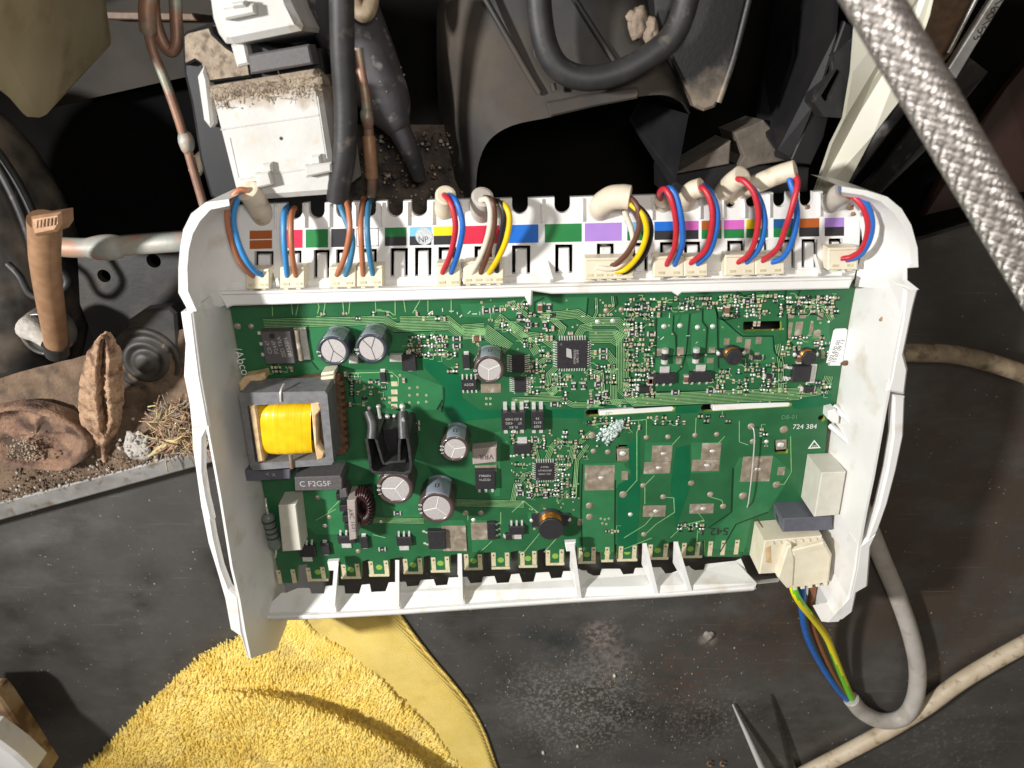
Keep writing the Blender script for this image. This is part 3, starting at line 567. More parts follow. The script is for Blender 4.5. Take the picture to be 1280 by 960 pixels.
BUN = [([(330, 404), (420, 402), (480, 400), (494, 409), (562, 407), (578, 419)], 6), ([(500, 399), (560, 398), (580, 415), (608, 414)], 4), ([(578, 415), (606, 413)], 10), ([(604, 412), (636, 436)], 9),
       ([(622, 396), (664, 430), (672, 442)], 6), ([(676, 396), (700, 394), (722, 392), (738, 402), (772, 402), (786, 414)], 6), ([(736, 420), (766, 420), (776, 426)], 9), ([(774, 412), (779, 424), (779, 484), (795, 500), (900, 496), (1000, 492)], 9),
       ([(738, 442), (758, 441), (767, 452), (767, 500), (776, 506)], 5), ([(733, 463), (750, 468), (752, 492), (750, 505)], 5), ([(694, 432), (680, 422), (660, 420), (640, 407), (618, 406)], 6), ([(694, 446), (682, 448), (672, 456)], 4), ([(696, 458), (686, 468), (684, 484), (690, 490), (698, 480), (698, 468)], 4),
       ([(655, 492), (692, 492), (700, 480)], 3), ([(640, 500), (700, 498), (716, 506), (755, 506)], 4), ([(700, 420), (704, 410), (690, 398)], 4), ([(722, 420), (728, 410), (740, 408)], 5),
       ([(440, 652), (475, 650), (530, 651)], 5), ([(560, 628), (610, 629), (655, 630)], 6), ([(694, 594), (712, 580), (716, 560), (740, 540)], 4), ([(690, 612), (702, 622), (718, 620), (721, 575), (735, 556)], 3), ([(668, 590), (656, 594), (645, 606), (641, 626)], 4), ([(672, 575), (668, 560), (675, 548)], 4), ([(684, 573), (690, 558), (700, 548)], 4),
       ([(1000, 492), (1030, 488), (1036, 470)], 6), ([(795, 500), (760, 503), (740, 506)], 4), ([(972, 430), (976, 455), (976, 490)], 4), ([(1005, 378), (1030, 384), (1040, 400)], 4), ([(900, 378), (930, 372), (960, 370)], 3), ([(640, 376), (645, 384), (660, 395)], 3), ([(745, 372), (746, 390), (742, 398)], 2), ([(765, 370), (767, 384), (758, 392)], 2)]
for p, n in BUN: bundle(p, n)
for p in [[(397, 374), (399, 384), (397, 392)], [(407, 373), (406, 384), (404, 394)], [(428, 372), (430, 392)], [(438, 372), (436, 392)], [(469, 371), (470, 388), (486, 389), (493, 394)], [(494, 370), (494, 394)], [(504, 370), (507, 390)], [(527, 372), (516, 391)], [(535, 369), (535, 390)], [(564, 369), (564, 391)], [(340, 375), (341, 395)], [(364, 375), (366, 393)], [(374, 375), (370, 394)],
          [(430, 469), (438, 466), (490, 465), (498, 472), (498, 482)], [(820, 640), (806, 656), (780, 672)], [(872, 640), (880, 650), (855, 656), (838, 672)], [(828, 621), (842, 622), (843, 640), (820, 655), (806, 668)], [(800, 530), (796, 540), (796, 600), (780, 618)], [(808, 524), (808, 545)], [(870, 522), (869, 543)], [(988, 545), (989, 590), (980, 605), (970, 606)], [(924, 526), (924, 552), (935, 556)], [(818, 594), (806, 606), (806, 630)], [(850, 545), (840, 556)], [(906, 545), (896, 556)],
          [(640, 640), (655, 626), (672, 640)], [(626, 640), (626, 655)], [(655, 690), (680, 660)], [(680, 690), (700, 668)], [(600, 690), (615, 676)], [(585, 640), (585, 650)], [(466, 668), (482, 672)], [(395, 650), (420, 636)], [(410, 640), (424, 626)], [(780, 686), (815, 672)], [(870, 690), (872, 662)], [(885, 620), (902, 625), (905, 634)], [(735, 531), (765, 528)], [(785, 526), (808, 524)]]:
    trace(p)
for p in [[(385, 407), (385, 446), (398, 462)], [(574, 421), (510, 421)], [(555, 484), (555, 500), (552, 515)], [(842, 394), (841, 414), (845, 420), (845, 444)], [(862, 392), (858, 440), (852, 460), (846, 466)], [(878, 386), (878, 402), (884, 410), (882, 442)], [(896, 385), (898, 460)], [(818, 446), (896, 442)], [(900, 396), (920, 414), (928, 420), (966, 420), (968, 440), (978, 452)], [(892, 378), (898, 398), (905, 400), (925, 396)], [(790, 375), (800, 372), (806, 378)], [(655, 376), (662, 392), (672, 396)], [(680, 372), (668, 378), (668, 390), (684, 398)], [(735, 372), (733, 394)], [(770, 370), (772, 380), (762, 388)], [(820, 398), (820, 445)], [(787, 420), (787, 470), (800, 480), (818, 482), (818, 498)], [(728, 580), (726, 640), (728, 690)], [(769, 600), (768, 690)], [(916, 585), (914, 640), (885, 660)], [(900, 690), (920, 655), (960, 640)], [(984, 392), (984, 425), (1000, 440), (1036, 432)], [(960, 362), (955, 375), (940, 378)], [(982, 362), (981, 388), (990, 393), (1020, 393), (1028, 398)], [(1000, 362), (996, 372)], [(920, 364), (930, 370), (945, 366)], [(445, 508), (438, 480), (430, 470)], [(546, 512), (553, 500)]]:
    gapl(p)
# ---- vias, round pads, big solder pads
VI = MB()
def via(x, y, r=.42, hole=True):
    c = U(x, y, 0); VI.lathe(c, [(r, .0), (r, .16), (r * .5, .17)], 10, 0, False)
    if hole: VI.lathe(c, [(r * .5, .171), (r * .45, .175)], 8, 1, False)
def dome(name, x, y, r, k='dull', h=.5):
    m = MB(); m.lathe(U(x, y, 0), [(r, 0), (r, .06), (r * .75, h * .45), (r * .4, h * .85), (r * .12, h)], 14, 0); return m.build(name, K[k], board)
for x, y, r_ in [(758, 388, 1.0), (777, 387, 1.0), (747, 402, .9), (766, 401, .9), (830, 408, .9), (850, 407, .9), (872, 409, .9), (891, 408, .9), (808, 547, 1.0), (835, 546, 1.0), (869, 544, 1.0), (896, 543, 1.0), (980, 537, 1.5), (779, 618, 1.5), (804, 607, 1.1), (829, 621, 1.1), (864, 604, 1.2), (888, 618, 1.2), (904, 633, 1.2), (788, 643, .9), (805, 668, 1.1), (971, 606, 1.5), (929, 620, 1.6), (737, 632, 1.4), (737, 646, 1.4), (582, 641, 1.1), (601, 641, 1.1), (592, 650, .9), (740, 544, 1.4), (939, 533, 1.3), (941, 552, 1.1), (397, 622, 1.0), (412, 646, 1.0), (406, 657, .9), (448, 689, 1.0), (314, 408, 1.0), (297, 408, 1.2), (476, 652, .7), (853, 385, .7), (742, 564, 1.1), (760, 565, 1.1), (958, 552, .8), (1036, 402, .5)]:
    dome('solder_joint', x, y, r_, 'tin' if r_ < 1.0 else 'dull')
def pad(x0, y0, x1, y1, k='dull', spot=False, t=.12):
    o = MB().prism(brect(x0, y0, x1, y1, t), .0, t, 0, .05).build('solder_pad', K[k], board)
    if spot:
        c = U((x0 + x1) / 2 + 2, (y0 + y1) / 2, t); MB().ball(c, .9, 0, 6, (1.2, .8, .35), .5).build('solder_blob', K['tin'], o)
for a_ in [(731, 582, 768, 613, 1), (777, 589, 785, 600, 0), (815, 557, 840, 577, 1), (805, 577.6, 838, 592, 1), (877, 554, 901, 574, 1), (865, 574.6, 899, 589, 1), (927, 571, 964, 602, 1), (972, 584, 981, 594, 0), (804, 632, 832, 646, 1), (862, 630, 892, 642, 1), (601, 480, 626, 491, 0), (985, 403, 990, 423, 0), (994, 402, 1003, 421, 0), (1017, 413, 1026, 421, 0), (1022, 391, 1029, 400, 0), (985, 391, 993, 398, 0), (1000, 390, 1008, 398, 0), (1018, 425, 1027, 433, 0), (1027, 440, 1032, 448, 0), (905, 423, 912, 431, 0), (921, 421, 928, 428, 0), (945, 421, 952, 430, 0), (943, 441, 949, 451, 0), (931, 424, 938, 442, 0), (821, 436, 828, 446, 0), (846, 434, 855, 446, 0), (886, 434, 894, 441, 0), (845, 448, 852, 455, 0), (884, 448, 892, 454, 0), (722, 649, 728, 657, 0), (771, 557, 773, 558, 0)]:
    pad(*a_[:4], spot=bool(a_[4]))
c = U(1012, 411, .1)
MB().prism([Vector(c) + Vector((1.2 * math.sin(g_), 2.9 * math.cos(g_), 0)) for g_ in [math.pi * k / 10 for k in range(11)]], 0, .12, 0, .04).build('solder_pad', K['dull'], board, 'half-round bare solder pad')
for y in (480, 490, 499, 508): pad(489, y - 3, 497, y + 3, 'gold')
for p in [(490, 470), (500, 469), (474, 480), (474, 490), (484, 478), (512, 485), (522, 484), (512, 494), (522, 493), (533, 494), (512, 503), (523, 503), (533, 502), (487, 497), (487, 503), (648, 384), (653, 384), (658, 385), (676, 396), (681, 396), (686, 396), (668, 394), (662, 395), (750, 394), (755, 394), (760, 393), (764, 393), (757, 382), (762, 382), (766, 382), (592, 420), (597, 422), (592, 427), (597, 430), (608, 498), (613, 498), (608, 505), (613, 505), (602, 378), (604, 384), (633, 382), (640, 384), (645, 500), (700, 507), (735, 509), (775, 507), (732, 474), (732, 481), (781, 508), (655, 560), (700, 560), (1040, 395), (751, 648), (756, 649), (761, 648), (753, 654), (758, 655), (671, 640), (654, 627), (650, 690), (668, 661)]: via(*p)
for i in range(150):
    x, y = random.uniform(590, 1040), random.uniform(375, 505); via(x, y, random.uniform(.2, .34), random.random() < .6)
for i in range(40): via(random.uniform(640, 730), random.uniform(540, 640), .28)
VI.build('via', [K['gold'], K['ink']], board, kind='stuff')
# ---- edge contacts
CT = [(349, 713), (367, 712), (386, 710), (404, 709), (430, 706), (447, 705), (464, 702), (483, 701), (507, 699), (525, 698), (542, 697), (559, 696), (583, 693), (600, 693), (617, 691), (634, 691), (653, 690), (668, 689), (685, 688), (702, 687), (726, 685), (742, 684), (759, 684), (776, 683), (793, 682), (813, 681), (832, 680), (855, 679), (872, 678), (888, 677), (904, 676), (921, 675)]
for i, (x, y) in enumerate(CT):
    m = MB(); sk = (640 - x) * .0006
    m.prism(brect(x - 2.7, y, x + 2.7, y + (17 if x < 880 else 18), .1, 0), 0, .1, 0, .03)
    cc = U(x, y + 3.2, .1); m.lathe(cc, [(.34, .0), (.34, .03)], 8, 1, False); m.build('edge_contact', [K['gold'], K['ink']], board)
tb = MB()
for x0, x1, y in tabs[1:-1]:
    tb.lathe(U((x0 + x1) / 2, y - 12, .0), [(1.25, .04), (1.25, .06)], 14, 0, False)
    tb.prism(brect(x0 + .5, y - 3.4, x1 - .5, y - .4, .05), .02, .05, 1)
tb.build('contact_mark', [mat('pale_laminate', s2l(130, 170, 70), .4), K['gold']], board, kind='stuff')
# ---- chips
def leads(x0, y0, x1, y1, h, sides, L_=.9, lw=.36, k='tin', span=.86):
    p = brect(x0, y0, x1, y1, 0); m = MB()          # p: bottom-left, bottom-right, top-right, top-left
    ed = {'b': (p[0], p[1], -EY), 't': (p[3], p[2], EY), 'l': (p[0], p[3], -EX), 'r': (p[1], p[2], EX)}
    for sd, n in sides.items():
        a_, b_, nrm = ed[sd]; t = (b_ - a_).normalized()
        for i in range(n):
            f = .5 if n == 1 else .5 + span * (i / (n - 1) - .5)
            q = a_.lerp(b_, f); hw = t * lw / 2; z1 = min(h * .55, .8)
            prof = [(-.05, z1 + .12), (L_ * .45, z1 + .12), (L_ * .6, .2), (L_ * 1.05, .16)]
            top_ = []; bot_ = []
            for d, z in prof:
                c_ = q + nrm * d; top_.append((c_ - hw + Vector((0, 0, z)), c_ + hw + Vector((0, 0, z)))); bot_.append((c_ - hw + Vector((0, 0, max(0, z - .15))), c_ + hw + Vector((0, 0, max(0, z - .15)))))
            for j in range(len(prof) - 1):
                A, B, C_, D = top_[j][0], top_[j][1], top_[j + 1][1], top_[j + 1][0]; A2, B2, C2, D2 = bot_[j][0], bot_[j][1], bot_[j + 1][1], bot_[j + 1][0]
                m.add([A, B, C_, D, A2, B2, C2, D2], [[0, 1, 2, 3], [7, 6, 5, 4], [0, 3, 7, 4], [1, 5, 6, 2], [3, 2, 6, 7]])
    return m
def chip(name, x0, y0, x1, y1, h, sides, L_=.9, lw=.36, k='chip', ch=.25, dot=None, span=.86, label=None):
    p = brect(x0, y0, x1, y1, h)
    # the outline is measured on the top face; the body goes straight down
    o = MB().prism(p, .1, h, 0, ch).build(name, K[k], board, label)
    bx = brect(x0, y0, x1, y1, 0); sh = sum(p, Vector()) / 4 - sum(bx, Vector()) / 4; sh.z = 0
    m = leads(x0, y0, x1, y1, h, sides, L_, lw, span=span); m.v = [(v[0] + sh.x, v[1] + sh.y, v[2]) for v in m.v]
    if m.v: m.build('leads', K['tin'], o)
    if dot:
        c_ = p[dot[0]].lerp(sum(p, Vector()) / 4, .25); MB().lathe(c_, [(.45, .005), (.45, .02)], 12, 0, False).build('pin_mark', K['chipgrey'], o)
    return o
mcu = chip('microcontroller', 696.5, 426, 734, 461, 1.2, dict(t=11, b=11, l=11, r=11), 1.25, .34, dot=(3,), span=.84, label='large square chip with pins on all four sides')
for s_, dx in (('ATMEGA32', 718.5), ('16AU 1319', 722)): text(s_, dx, 446, 1.215, 1.05, K['print'], mcu, R(90))
MB().prism(pxp([(708, 435), (714, 437), (715, 448), (708, 446)], 1.22), 1.2, 1.22).build('logo_block', K['print'], mcu)
qf = chip('microcontroller', 669.5, 579, 693, 601, 1.1, dict(t=8, b=8, l=8, r=8), 1.1, .34, dot=(0,), label='smaller square chip with pins on all four sides')
for i, s_ in enumerate(('ATMEL', 'ATMEGA88', '20AU 1251')): text(s_, 681, 584 + i * 4.3, 1.115, 1.0, K['print'], qf)
op = chip('optocoupler', 627, 516, 657, 538, 3.2, dict(t=3, b=3), 2.6, 1.3, span=.68, label='six-pin black optocoupler')
for s_, y in (('8 3211H03', 524), ('ST     4302', 529), ('3L 8X', 534)): text(s_, 642, y, 3.215, 1.25, K['print'], op, math.pi)
o2 = chip('optocoupler', 664, 515, 680, 538, 3.0, dict(t=2, b=2), 2.4, 1.3, span=.56, label='narrow four-pin black optocoupler')
for s_, y in (('1009', 533), ('8173', 528), ('74', 523)): text(s_, 672, y, 3.015, 1.3, K['print'], o2, math.pi)
o8 = chip('driver_chip', 577, 475, 596, 488, 1.5, dict(t=4, b=4), 1.5, .5); text('A2G8', 586, 481, 1.515, 1.3, K['print'], o8)
chip('driver_chip', 643, 472, 657.5, 491, 1.0, dict(l=8, r=8), 1.6, .3)
chip('driver_chip', 640, 444, 656, 466, 1.0, dict(l=8, r=8), 1.6, .3)
def dpak(x0, y0, x1, y1, h, tab, n, side, k='chip', label=None, L_=2.0, lw=.75):
    o = chip('power_transistor', x0, y0, x1, y1, h, {side: n}, L_, lw, k, span=.66, label=label)
    MB().prism(brect(*tab, .5), .05, .5, 0, .1).build('metal_tab', K['dull' if tab[2] - tab[0] > 20 else 'tin'], o); return o
reg = dpak(328.5, 415, 366, 455, 4.3, (366, 410, 385, 450), 3, 'l', 'chipgrey', 'large grey power transistor with a metal tab', 2.2, 1.1)
for i, s_ in enumerate(('IRFS38N', '20D TRA', 'P244F', 'C0 47')): text(s_, 360 - i * 8, 434, 4.33, 1.9, K['print'], reg, R(97))
MB().lathe(U(340, 420, 4.3), [(1.0, .0), (1.0, .02)], 14, 0, False).build('mould_mark', K['ink'], reg)
MB().tube(path([(371, 412, 2.4), (373, 428, 2.4), (377, 450, 2.4)], 4), .9, 8).build('tab_edge', K['dull'], reg)
d1 = dpak(594, 588, 619, 612, 2.3, (594, 582, 621, 590), 3, 'b', L_=2.4, lw=.9)
for s_, y in (('F9860N', 595), ('VUZ2D', 600)): text(s_, 606, y, 2.315, 1.3, K['print'], d1)
dpak(535, 664.5, 557, 687, 2.3, (553, 658, 583, 689), 2, 'l', label='black power transistor lying beside a large bare metal pad')
dpak(609, 654, 619.5, 675, 1.8, (589, 654, 611, 675), 3, 'r', L_=1.6, lw=.7)
dpak(991, 458.5, 1014, 478, 2.3, (1010, 456, 1020, 479), 2, 'l', L_=2.2, lw=.9)
for x0, y0, x1, y1, t in [(818, 467.5, 844, 480, 't'), (862, 465.5, 890, 478, 't'), (642, 556, 664, 568, 't'), (495.5, 672, 515, 683, 'b'), (422, 670.5, 444, 680, 'b'), (636, 658.5, 656, 669, 'b'), (374, 683, 394, 697, 'b')]:
    xm = (x0 + x1) / 2
    if t == 't': dpak(x0, y0, x1, y1, 1.6, (xm - 6, y0 - 9, xm + 6, y0 + 2), 3, 'b', L_=1.3, lw=.7)
    else: dpak(x0, y0, x1, y1, 1.6, (xm - 6, y1 - 2, xm + 6, y1 + 5), 3, 't', L_=1.8, lw=.7)
for a_ in [(450, 672, 460, 686), (401, 680, 412, 694), (578, 444, 588, 461), (502, 444, 520, 464), (632, 668, 640, 676), (799, 484, 812, 490), (1005, 484, 1018, 491), (941, 446, 953, 450), (958, 469, 966, 474), (475, 466, 482, 478)]:
    o = chip('diode', *a_, 1.5 if a_[2] - a_[0] < 15 else 2.2, dict(t=1, b=1) if a_[3] - a_[1] > 9 else dict(l=1, r=1), .8, 1.6)
# ---- electrolytic capacitors
def ecap(tx, ty, r_px, h, sleeve, lines, marks, sv, txt=''):
    t = U(tx, ty, h); r = (U(tx + r_px, ty, h) - t).length; c_ = Vector((t.x, t.y, 0)); sp = 32
    g0 = R(sv)
    def mf(i, g_):
        if i >= 6: return 0
        d = (g_ - g0 + math.pi) % (2 * math.pi) - math.pi; return 1 if abs(d) < R(38) else 0
    o = MB().lathe(c_, [(r * .97, .2), (r, .7), (r, 1.6), (r * .95, 2.1), (r, 2.6), (r, h - .9), (r * .97, h - .25), (r * .9, h), (r * .78, h - .05), (r * .76, h - .35)], sp, 0, True, mf=mf).build('capacitor', [K[sleeve], K['stripe']], board)
    tp = MB().lathe(c_ + Vector((0, 0, h - .4)), [(r * .77, 0), (r * .74, .12)], sp, 0, False).build('capacitor_top', K['alu'], o)
    k_ = 'alu' if sleeve == 'sleeve_brown' else 'chipgrey'
    for a0, l0, l1 in lines:
        a_ = R(a0); d = Vector((math.cos(a_), math.sin(a_), 0)); cz = c_ + Vector((0, 0, h - .27))
        MB().tube([cz + d * r * l0, cz + d * r * l1], .13, 5).build('vent_groove', K['groove' if sleeve == 'sleeve_brown' else 'chipgrey'], tp)
    for g_, z, s_, sz in marks:      # print on the sleeve
        a_ = R(g_); n = Vector((math.cos(a_), math.sin(a_), 0)); tn = Vector((-n.y, n.x, 0))
        bs = Matrix(((tn.x, 0, n.x), (tn.y, 0, n.y), (0, 1, 0))).to_4x4()
        text(s_, 0, 0, 0, sz, K['silk'] if abs((g_ - sv + 180) % 360 - 180) > 35 else K['ink'], o, basis=bs, loc=c_ + n * (r + .03) + Vector((0, 0, z)))
    if txt:
        for i, s_ in enumerate(txt):
            a_ = R(200 - i * 17); n = Vector((math.cos(a_), math.sin(a_), 0)); text(s_, 0, 0, 0, 1.7, K['silk'], o, rot=a_ - math.pi / 2 - BETA, loc=c_ + n * r * .885 + Vector((0, 0, h + .03)))
    return o
K['groove'] = mat('vent_groove_line', (.8, .78, .76), .5)
Y3 = [(95, 0, .74), (215, 0, .74), (335, 0, .74)]
ecap(416.5, 439, 20.5, 10.4, 'sleeve_blue', [(110, 0, .74), (250, 0, .74), (320, .0, .72)], [(150, 5, 'UF', 2.6), (90, 6, '[]', 2.2), (170, 7, '1', 2)], 84, '47')
ecap(464, 436, 20.5, 10.4, 'sleeve_blue', [(70, 0, .74), (130, 0, .74), (285, 0, .74)], [(150, 5, 'VE', 2.6), (90, 6, '[]', 2.2), (170, 7, '1', 2)], 84, 'VE')
ecap(611.5, 462.5, 19.5, 10.2, 'sleeve_brown', [(25, 0, .74), (150, 0, .74), (268, 0, .74)], [(150, 5, 'LM', 2.6), (88, 6, '[]', 2.2), (185, 6, '10', 2.2)], 84, '10')
ecap(494, 611.5, 23.2, 11.5, 'sleeve_brown', [(48, 0, .74), (178, 0, .74), (298, 0, .74)], [(150, 6, 'UF', 2.6)], 84, '100')
ecap(545.5, 635.5, 23, 12.5, 'sleeve_brown', [(78, 0, .74), (195, 0, .74), (320, 0, .74)], [(90, 8, '[]', 2.6), (160, 6, 'UF', 2.4)], 86, '400')
ecap(568.5, 561.5, 18.3, 11.0, 'sleeve_brown', [(8, 0, .74), (135, 0, .74), (250, 0, .74)], [(90, 7, '[]', 2.6), (160, 6, 'UF', 2.2)], 84, '105')
# ---- transformer
def quad(p, z): return pxp(p, z)
core_o = quad([(301, 491), (406, 489), (409, 493), (417, 577), (414, 581), (317, 588), (313, 584), (299, 496)], 15)
core_i = quad([(309, 507), (397, 503), (400, 506), (407, 571), (403, 574), (322, 579), (319, 577)], 15)
tr_ = MB().holed(core_o, [core_i], 4, 15).build('transformer', K['ferrite'], board, 'block transformer with a yellow taped winding')
m = MB(); N_ = 90; sec = 32
for i in range(N_ + 1):
    f = i / N_
    yc0, yc1 = 505.5, 568
    A = U(322 + f * 68 + 2 * math.sin(f * 3), yc0, 12); B = U(329 + f * 63, yc1 + 1 - f, 12)
    cc = (A + B) / 2; hw = (A - B).length / 2 * (.97 + .03 * math.sin(math.pi * f)) ; dr = (A - B).normalized()
    rw = 1 + .0035 * math.sin(i * 2.4) + random.uniform(-.003, .003) + .012 * noise.noise(Vector((i * .12, 0, 0)))
    m_row = []
    for k in range(sec):
        g_ = 2 * math.pi * k / sec; ca, sa = math.cos(g_), math.sin(g_); e_ = .55
        m_row.append(Vector((cc.x, cc.y, 8.5)) + dr * (hw * rw * math.copysign(abs(ca) ** e_, ca)) + Vector((0, 0, 6.6 * rw * math.copysign(abs(sa) ** e_, sa) * (.92 + .08 * math.sin(math.pi * f)))))
    m.v += [tuple(q) for q in m_row]
m.f = [[i * sec + k, (i + 1) * sec + k, (i + 1) * sec + (k + 1) % sec, i * sec + (k + 1) % sec] for i in range(N_) for k in range(sec)]; m.m = [0] * len(m.f); m.s = [True] * len(m.f)
m.build('winding', K['yellow'], tr_)
for p in ([(311, 508), (319, 506), (322, 520), (327, 560), (330, 577), (322, 579)], [(388, 505), (399, 503.5), (402, 512), (396, 520), (397, 556), (406, 566), (404, 574), (396, 576), (393, 560)]):
    MB().prism(quad(p, 15.4), 3, 15.4, 0, .5).build('bobbin_flange', K['bobbin'], tr_)
MB().prism(quad([(399, 516), (405, 516), (408, 560), (402, 562)], 13), 3, 13, 0, .3).build('bobbin_cheek', K['phenol'], tr_)
MB().prism(quad([(302, 483), (424, 468), (433, 568), (318, 584)], 4), .6, 4, 0, .4).build('bobbin_base', K['phenol'], tr_)
MB().prism(quad([(297, 480), (304, 472), (330, 467), (332, 474), (318, 486), (300, 490)], 5.5), .6, 5.5, 0, .6).build('bobbin_foot', K['bobbin'], tr_)
for i in range(6): MB().prism(quad([(402 - i, 466 + i * 6), (418 - i * .5, 464 + i * 6), (418, 468 + i * 6), (401, 470 + i * 6)], 6 - i * .3), .6, 6 - i * .3, 0, .3).build('bobbin_tooth', K['cream'], tr_)
for i in range(10): MB().prism(quad([(420 + i * .8, 478 + i * 8.8), (428 + i * .7, 477 + i * 8.8), (429 + i * .7, 482 + i * 8.8), (421 + i * .8, 483 + i * 8.8)], 4.5), .6, 4.5, 0, .3).build('bobbin_tooth', K['phenol'], tr_)
MB().tube(path([(355, 480, 12), (351, 489, 15), (351, 502, 15.3)], 4), .35, 6).build('core_strap', K['tin'], tr_)
MB().tube(path([(363, 568, 15.3), (364, 576, 15.3), (365, 585, 15.2)], 4), .7, 6).build('core_strap', K['copper'], tr_)
# ---- film capacitors, choke, resistor, heat sink
def block(name, top, z, k, label=None, z0=.2, ch=.35): return MB().prism(quad(top, z), z0, z, 0, ch).build(name, K[k], board, label)
fc = block('film_capacitor', [(302, 588), (363, 587), (363, 599), (304, 602)], 9, 'film_grey', 'dark block capacitor half under the transformer'); text('< x', 338, 593, 9.03, 2.6, K['print'], fc)
fc = block('film_capacitor', [(368, 597), (425, 595), (428, 599), (428, 612), (425, 613), (369, 614)], 10, 'chipgrey', 'grey block capacitor below the transformer'); text('C F2G5F', 394, 605, 10.03, 3.0, K['print'], fc)
block('film_capacitor', [(347.5, 632), (370, 630.5), (377, 688), (353, 690)], 9, 'film_white', 'tall white block capacitor on the left')
fc = block('film_capacitor', [(433.5, 626), (444.5, 625), (446, 674), (437, 676)], 9.5, 'film_pink', 'thin pinkish block capacitor printed A9C 103Y'); text('A9C 103Y', 440.5, 651, 9.53, 2.4, K['ink'], fc, R(-86))
block('film_capacitor', [(424, 612), (433, 610), (435, 622), (425, 623)], 6, 'chipgrey', 'small grey block beside the dark choke')
for x, y in ((420, 618), (424, 632), (428, 645), (431, 655)): MB().prism(brect(x, y, x + 12, y + 8, 4), .3, 4, 0, .3).build('choke_terminal', K['chip'], board)
m = MB(); ch_c = U(455, 632, 4.5)
for k in range(26):
    g_ = 2 * math.pi * k / 26; P = []
    for j in range(9):
        t_ = 2 * math.pi * j / 8; rr_ = 3.0 + 1.5 * math.cos(t_); P.append(ch_c + Vector((rr_ * math.cos(g_) * .85, rr_ * math.sin(g_) * 1.7, 3 * math.sin(t_))))
    m.tube(P, .42, 6, 0)
m.build('choke', mat('dark_choke_wire', (.045, .012, .012), .3, (.02, .012, .012), 400), board, 'dark red-black wound choke')
block('choke_core', [(446, 612), (464, 610), (465, 656), (450, 658)], 3.2, 'chip')
m = MB(); rA, rB = U(334, 642, 3), U(345, 686, 3); ax = rB - rA
P = [rA + ax * f for f in (0, .06, .14, .22, .8, .88, .95, 1)]; m.tube(P, [1.0, 2.2, 2.5, 2.2, 2.2, 2.5, 2.2, 1.0], 16)
rs = m.build('resistor', mat('green_grey_resistor', (.17, .20, .17), .4, (.13, .16, .13), 300), board, 'fat green-grey banded resistor')
for f in (.18, .36, .5, .64): MB().tube([rA + ax * (f - .02), rA + ax * (f + .02)], 2.53 if f < .2 else 2.26, 16).build('colour_band', K['chip'], rs)
MB().tube(path([(332, 623, .3), (333, 632, 2.5), (335, 643, 3)], 4), .4, 6).build('lead', K['tin'], rs); MB().tube(path([(345, 686, 3), (345, 692, 2), (344, 697, .3)], 4), .4, 6).build('lead', K['tin'], rs)
hs = MB()
def wallp(P, th, z0a, z1): 
    L_, Rr = [], []
    for i, p in enumerate(P):
        t = (P[min(i + 1, len(P) - 1)] - P[max(i - 1, 0)]).normalized(); n = Vector((-t.y, t.x, 0)) * th / 2; L_.append(p + n); Rr.append(p - n)
    hs.prism(L_ + Rr[::-1], z0a, z1, 0, .15)
wallp(path([(458, 549, 17), (462, 572, 17), (466, 590, 17), (490, 591, 17), (512, 590, 17), (512, 566, 17), (509, 547, 17)], 3), 1.0, .5, 17)
wallp(path([(470, 549, 16.6), (475, 566, 16.6), (480, 580, 16.6), (490, 578, 16.6), (507, 577, 16.6)], 3), .9, .5, 16.6)
wallp(path([(500, 548, 16.6), (499, 560, 16.6), (499, 576, 16.6)], 3), .9, .5, 16.6)
wallp(path([(459, 548, 17), (465, 546, 17), (471, 549, 17)], 2), 1.0, .5, 17); wallp(path([(500, 548, 17), (505, 545, 17), (510, 547, 17)], 2), 1.0, .5, 17)
hs = hs.build('heat_sink', K['anod'], board, 'black forked heat sink')
for p in ([(460, 514, 13), (466, 530, 15), (465, 548, 17)], [(503, 514, 13), (504, 530, 15), (505, 548, 17)]):
    MB().tube(path(p, 4), [1.6, 1.7, 1.8, 1.9, 1.9, 1.9, 1.9, 1.9, 1.9], 8, flat=.8).build('fin', K['anod'], hs)
for p in ([(473, 510, 4), (475, 522, 9)], [(503, 512, 11), (504, 526, 16)]): MB().tube([U(*q) for q in p], .55, 8).build('pin', K['tin'], hs)
for x, y, r_ in ((473, 508, .9), (461, 510, .8), (484, 521, 1.0), (493, 520, .7), (503, 508, 1.1), (488, 529, .6), (481, 531, .5)): MB().ball(U(x, y, 1.2), r_, 0, 6).build('solder_ball', K['tin'], board)
block('transistor_body', [(478, 536), (498, 535), (499, 572), (480, 573)], 9, 'chip')
# ---- right side parts
block('film_capacitor', [(979, 648.5), (1040, 646), (1041, 663), (979, 665.5)], 10.5, 'film_grey', 'slate grey block capacitor behind the mains plug')
block('film_capacitor', [(1027, 591), (1058, 590), (1049, 644), (1018, 646.5)], 13, 'film_white', 'tall ivory block capacitor at the right edge')
hd = block('mains_header', [(956, 676), (1028, 670), (1028, 679), (990, 684), (984, 707), (985, 716), (949, 718)], 12, 'cream', 'cream socket that takes the mains plug')
MB().prism(quad([(957, 685), (963, 682), (964, 704), (957, 703)], 12.15), 12, 12.15).build('key_slot', K['bobbin'], hd)
for i in range(7): MB().prism(quad([(964 + i * 9, 677 - i * .75), (967 + i * 9, 677 - i * .75), (969 + i * 9, 681 - i * .75), (966 + i * 9, 681.5 - i * .75)], 12.4), 12, 12.4, 0, .1).build('socket_tooth', K['cream'], hd)
MB().prism(quad([(945, 648), (946.5, 648), (953, 657), (951.5, 657)], 11), 10, 12.2).build('key_notch', K['phenol'], hd)
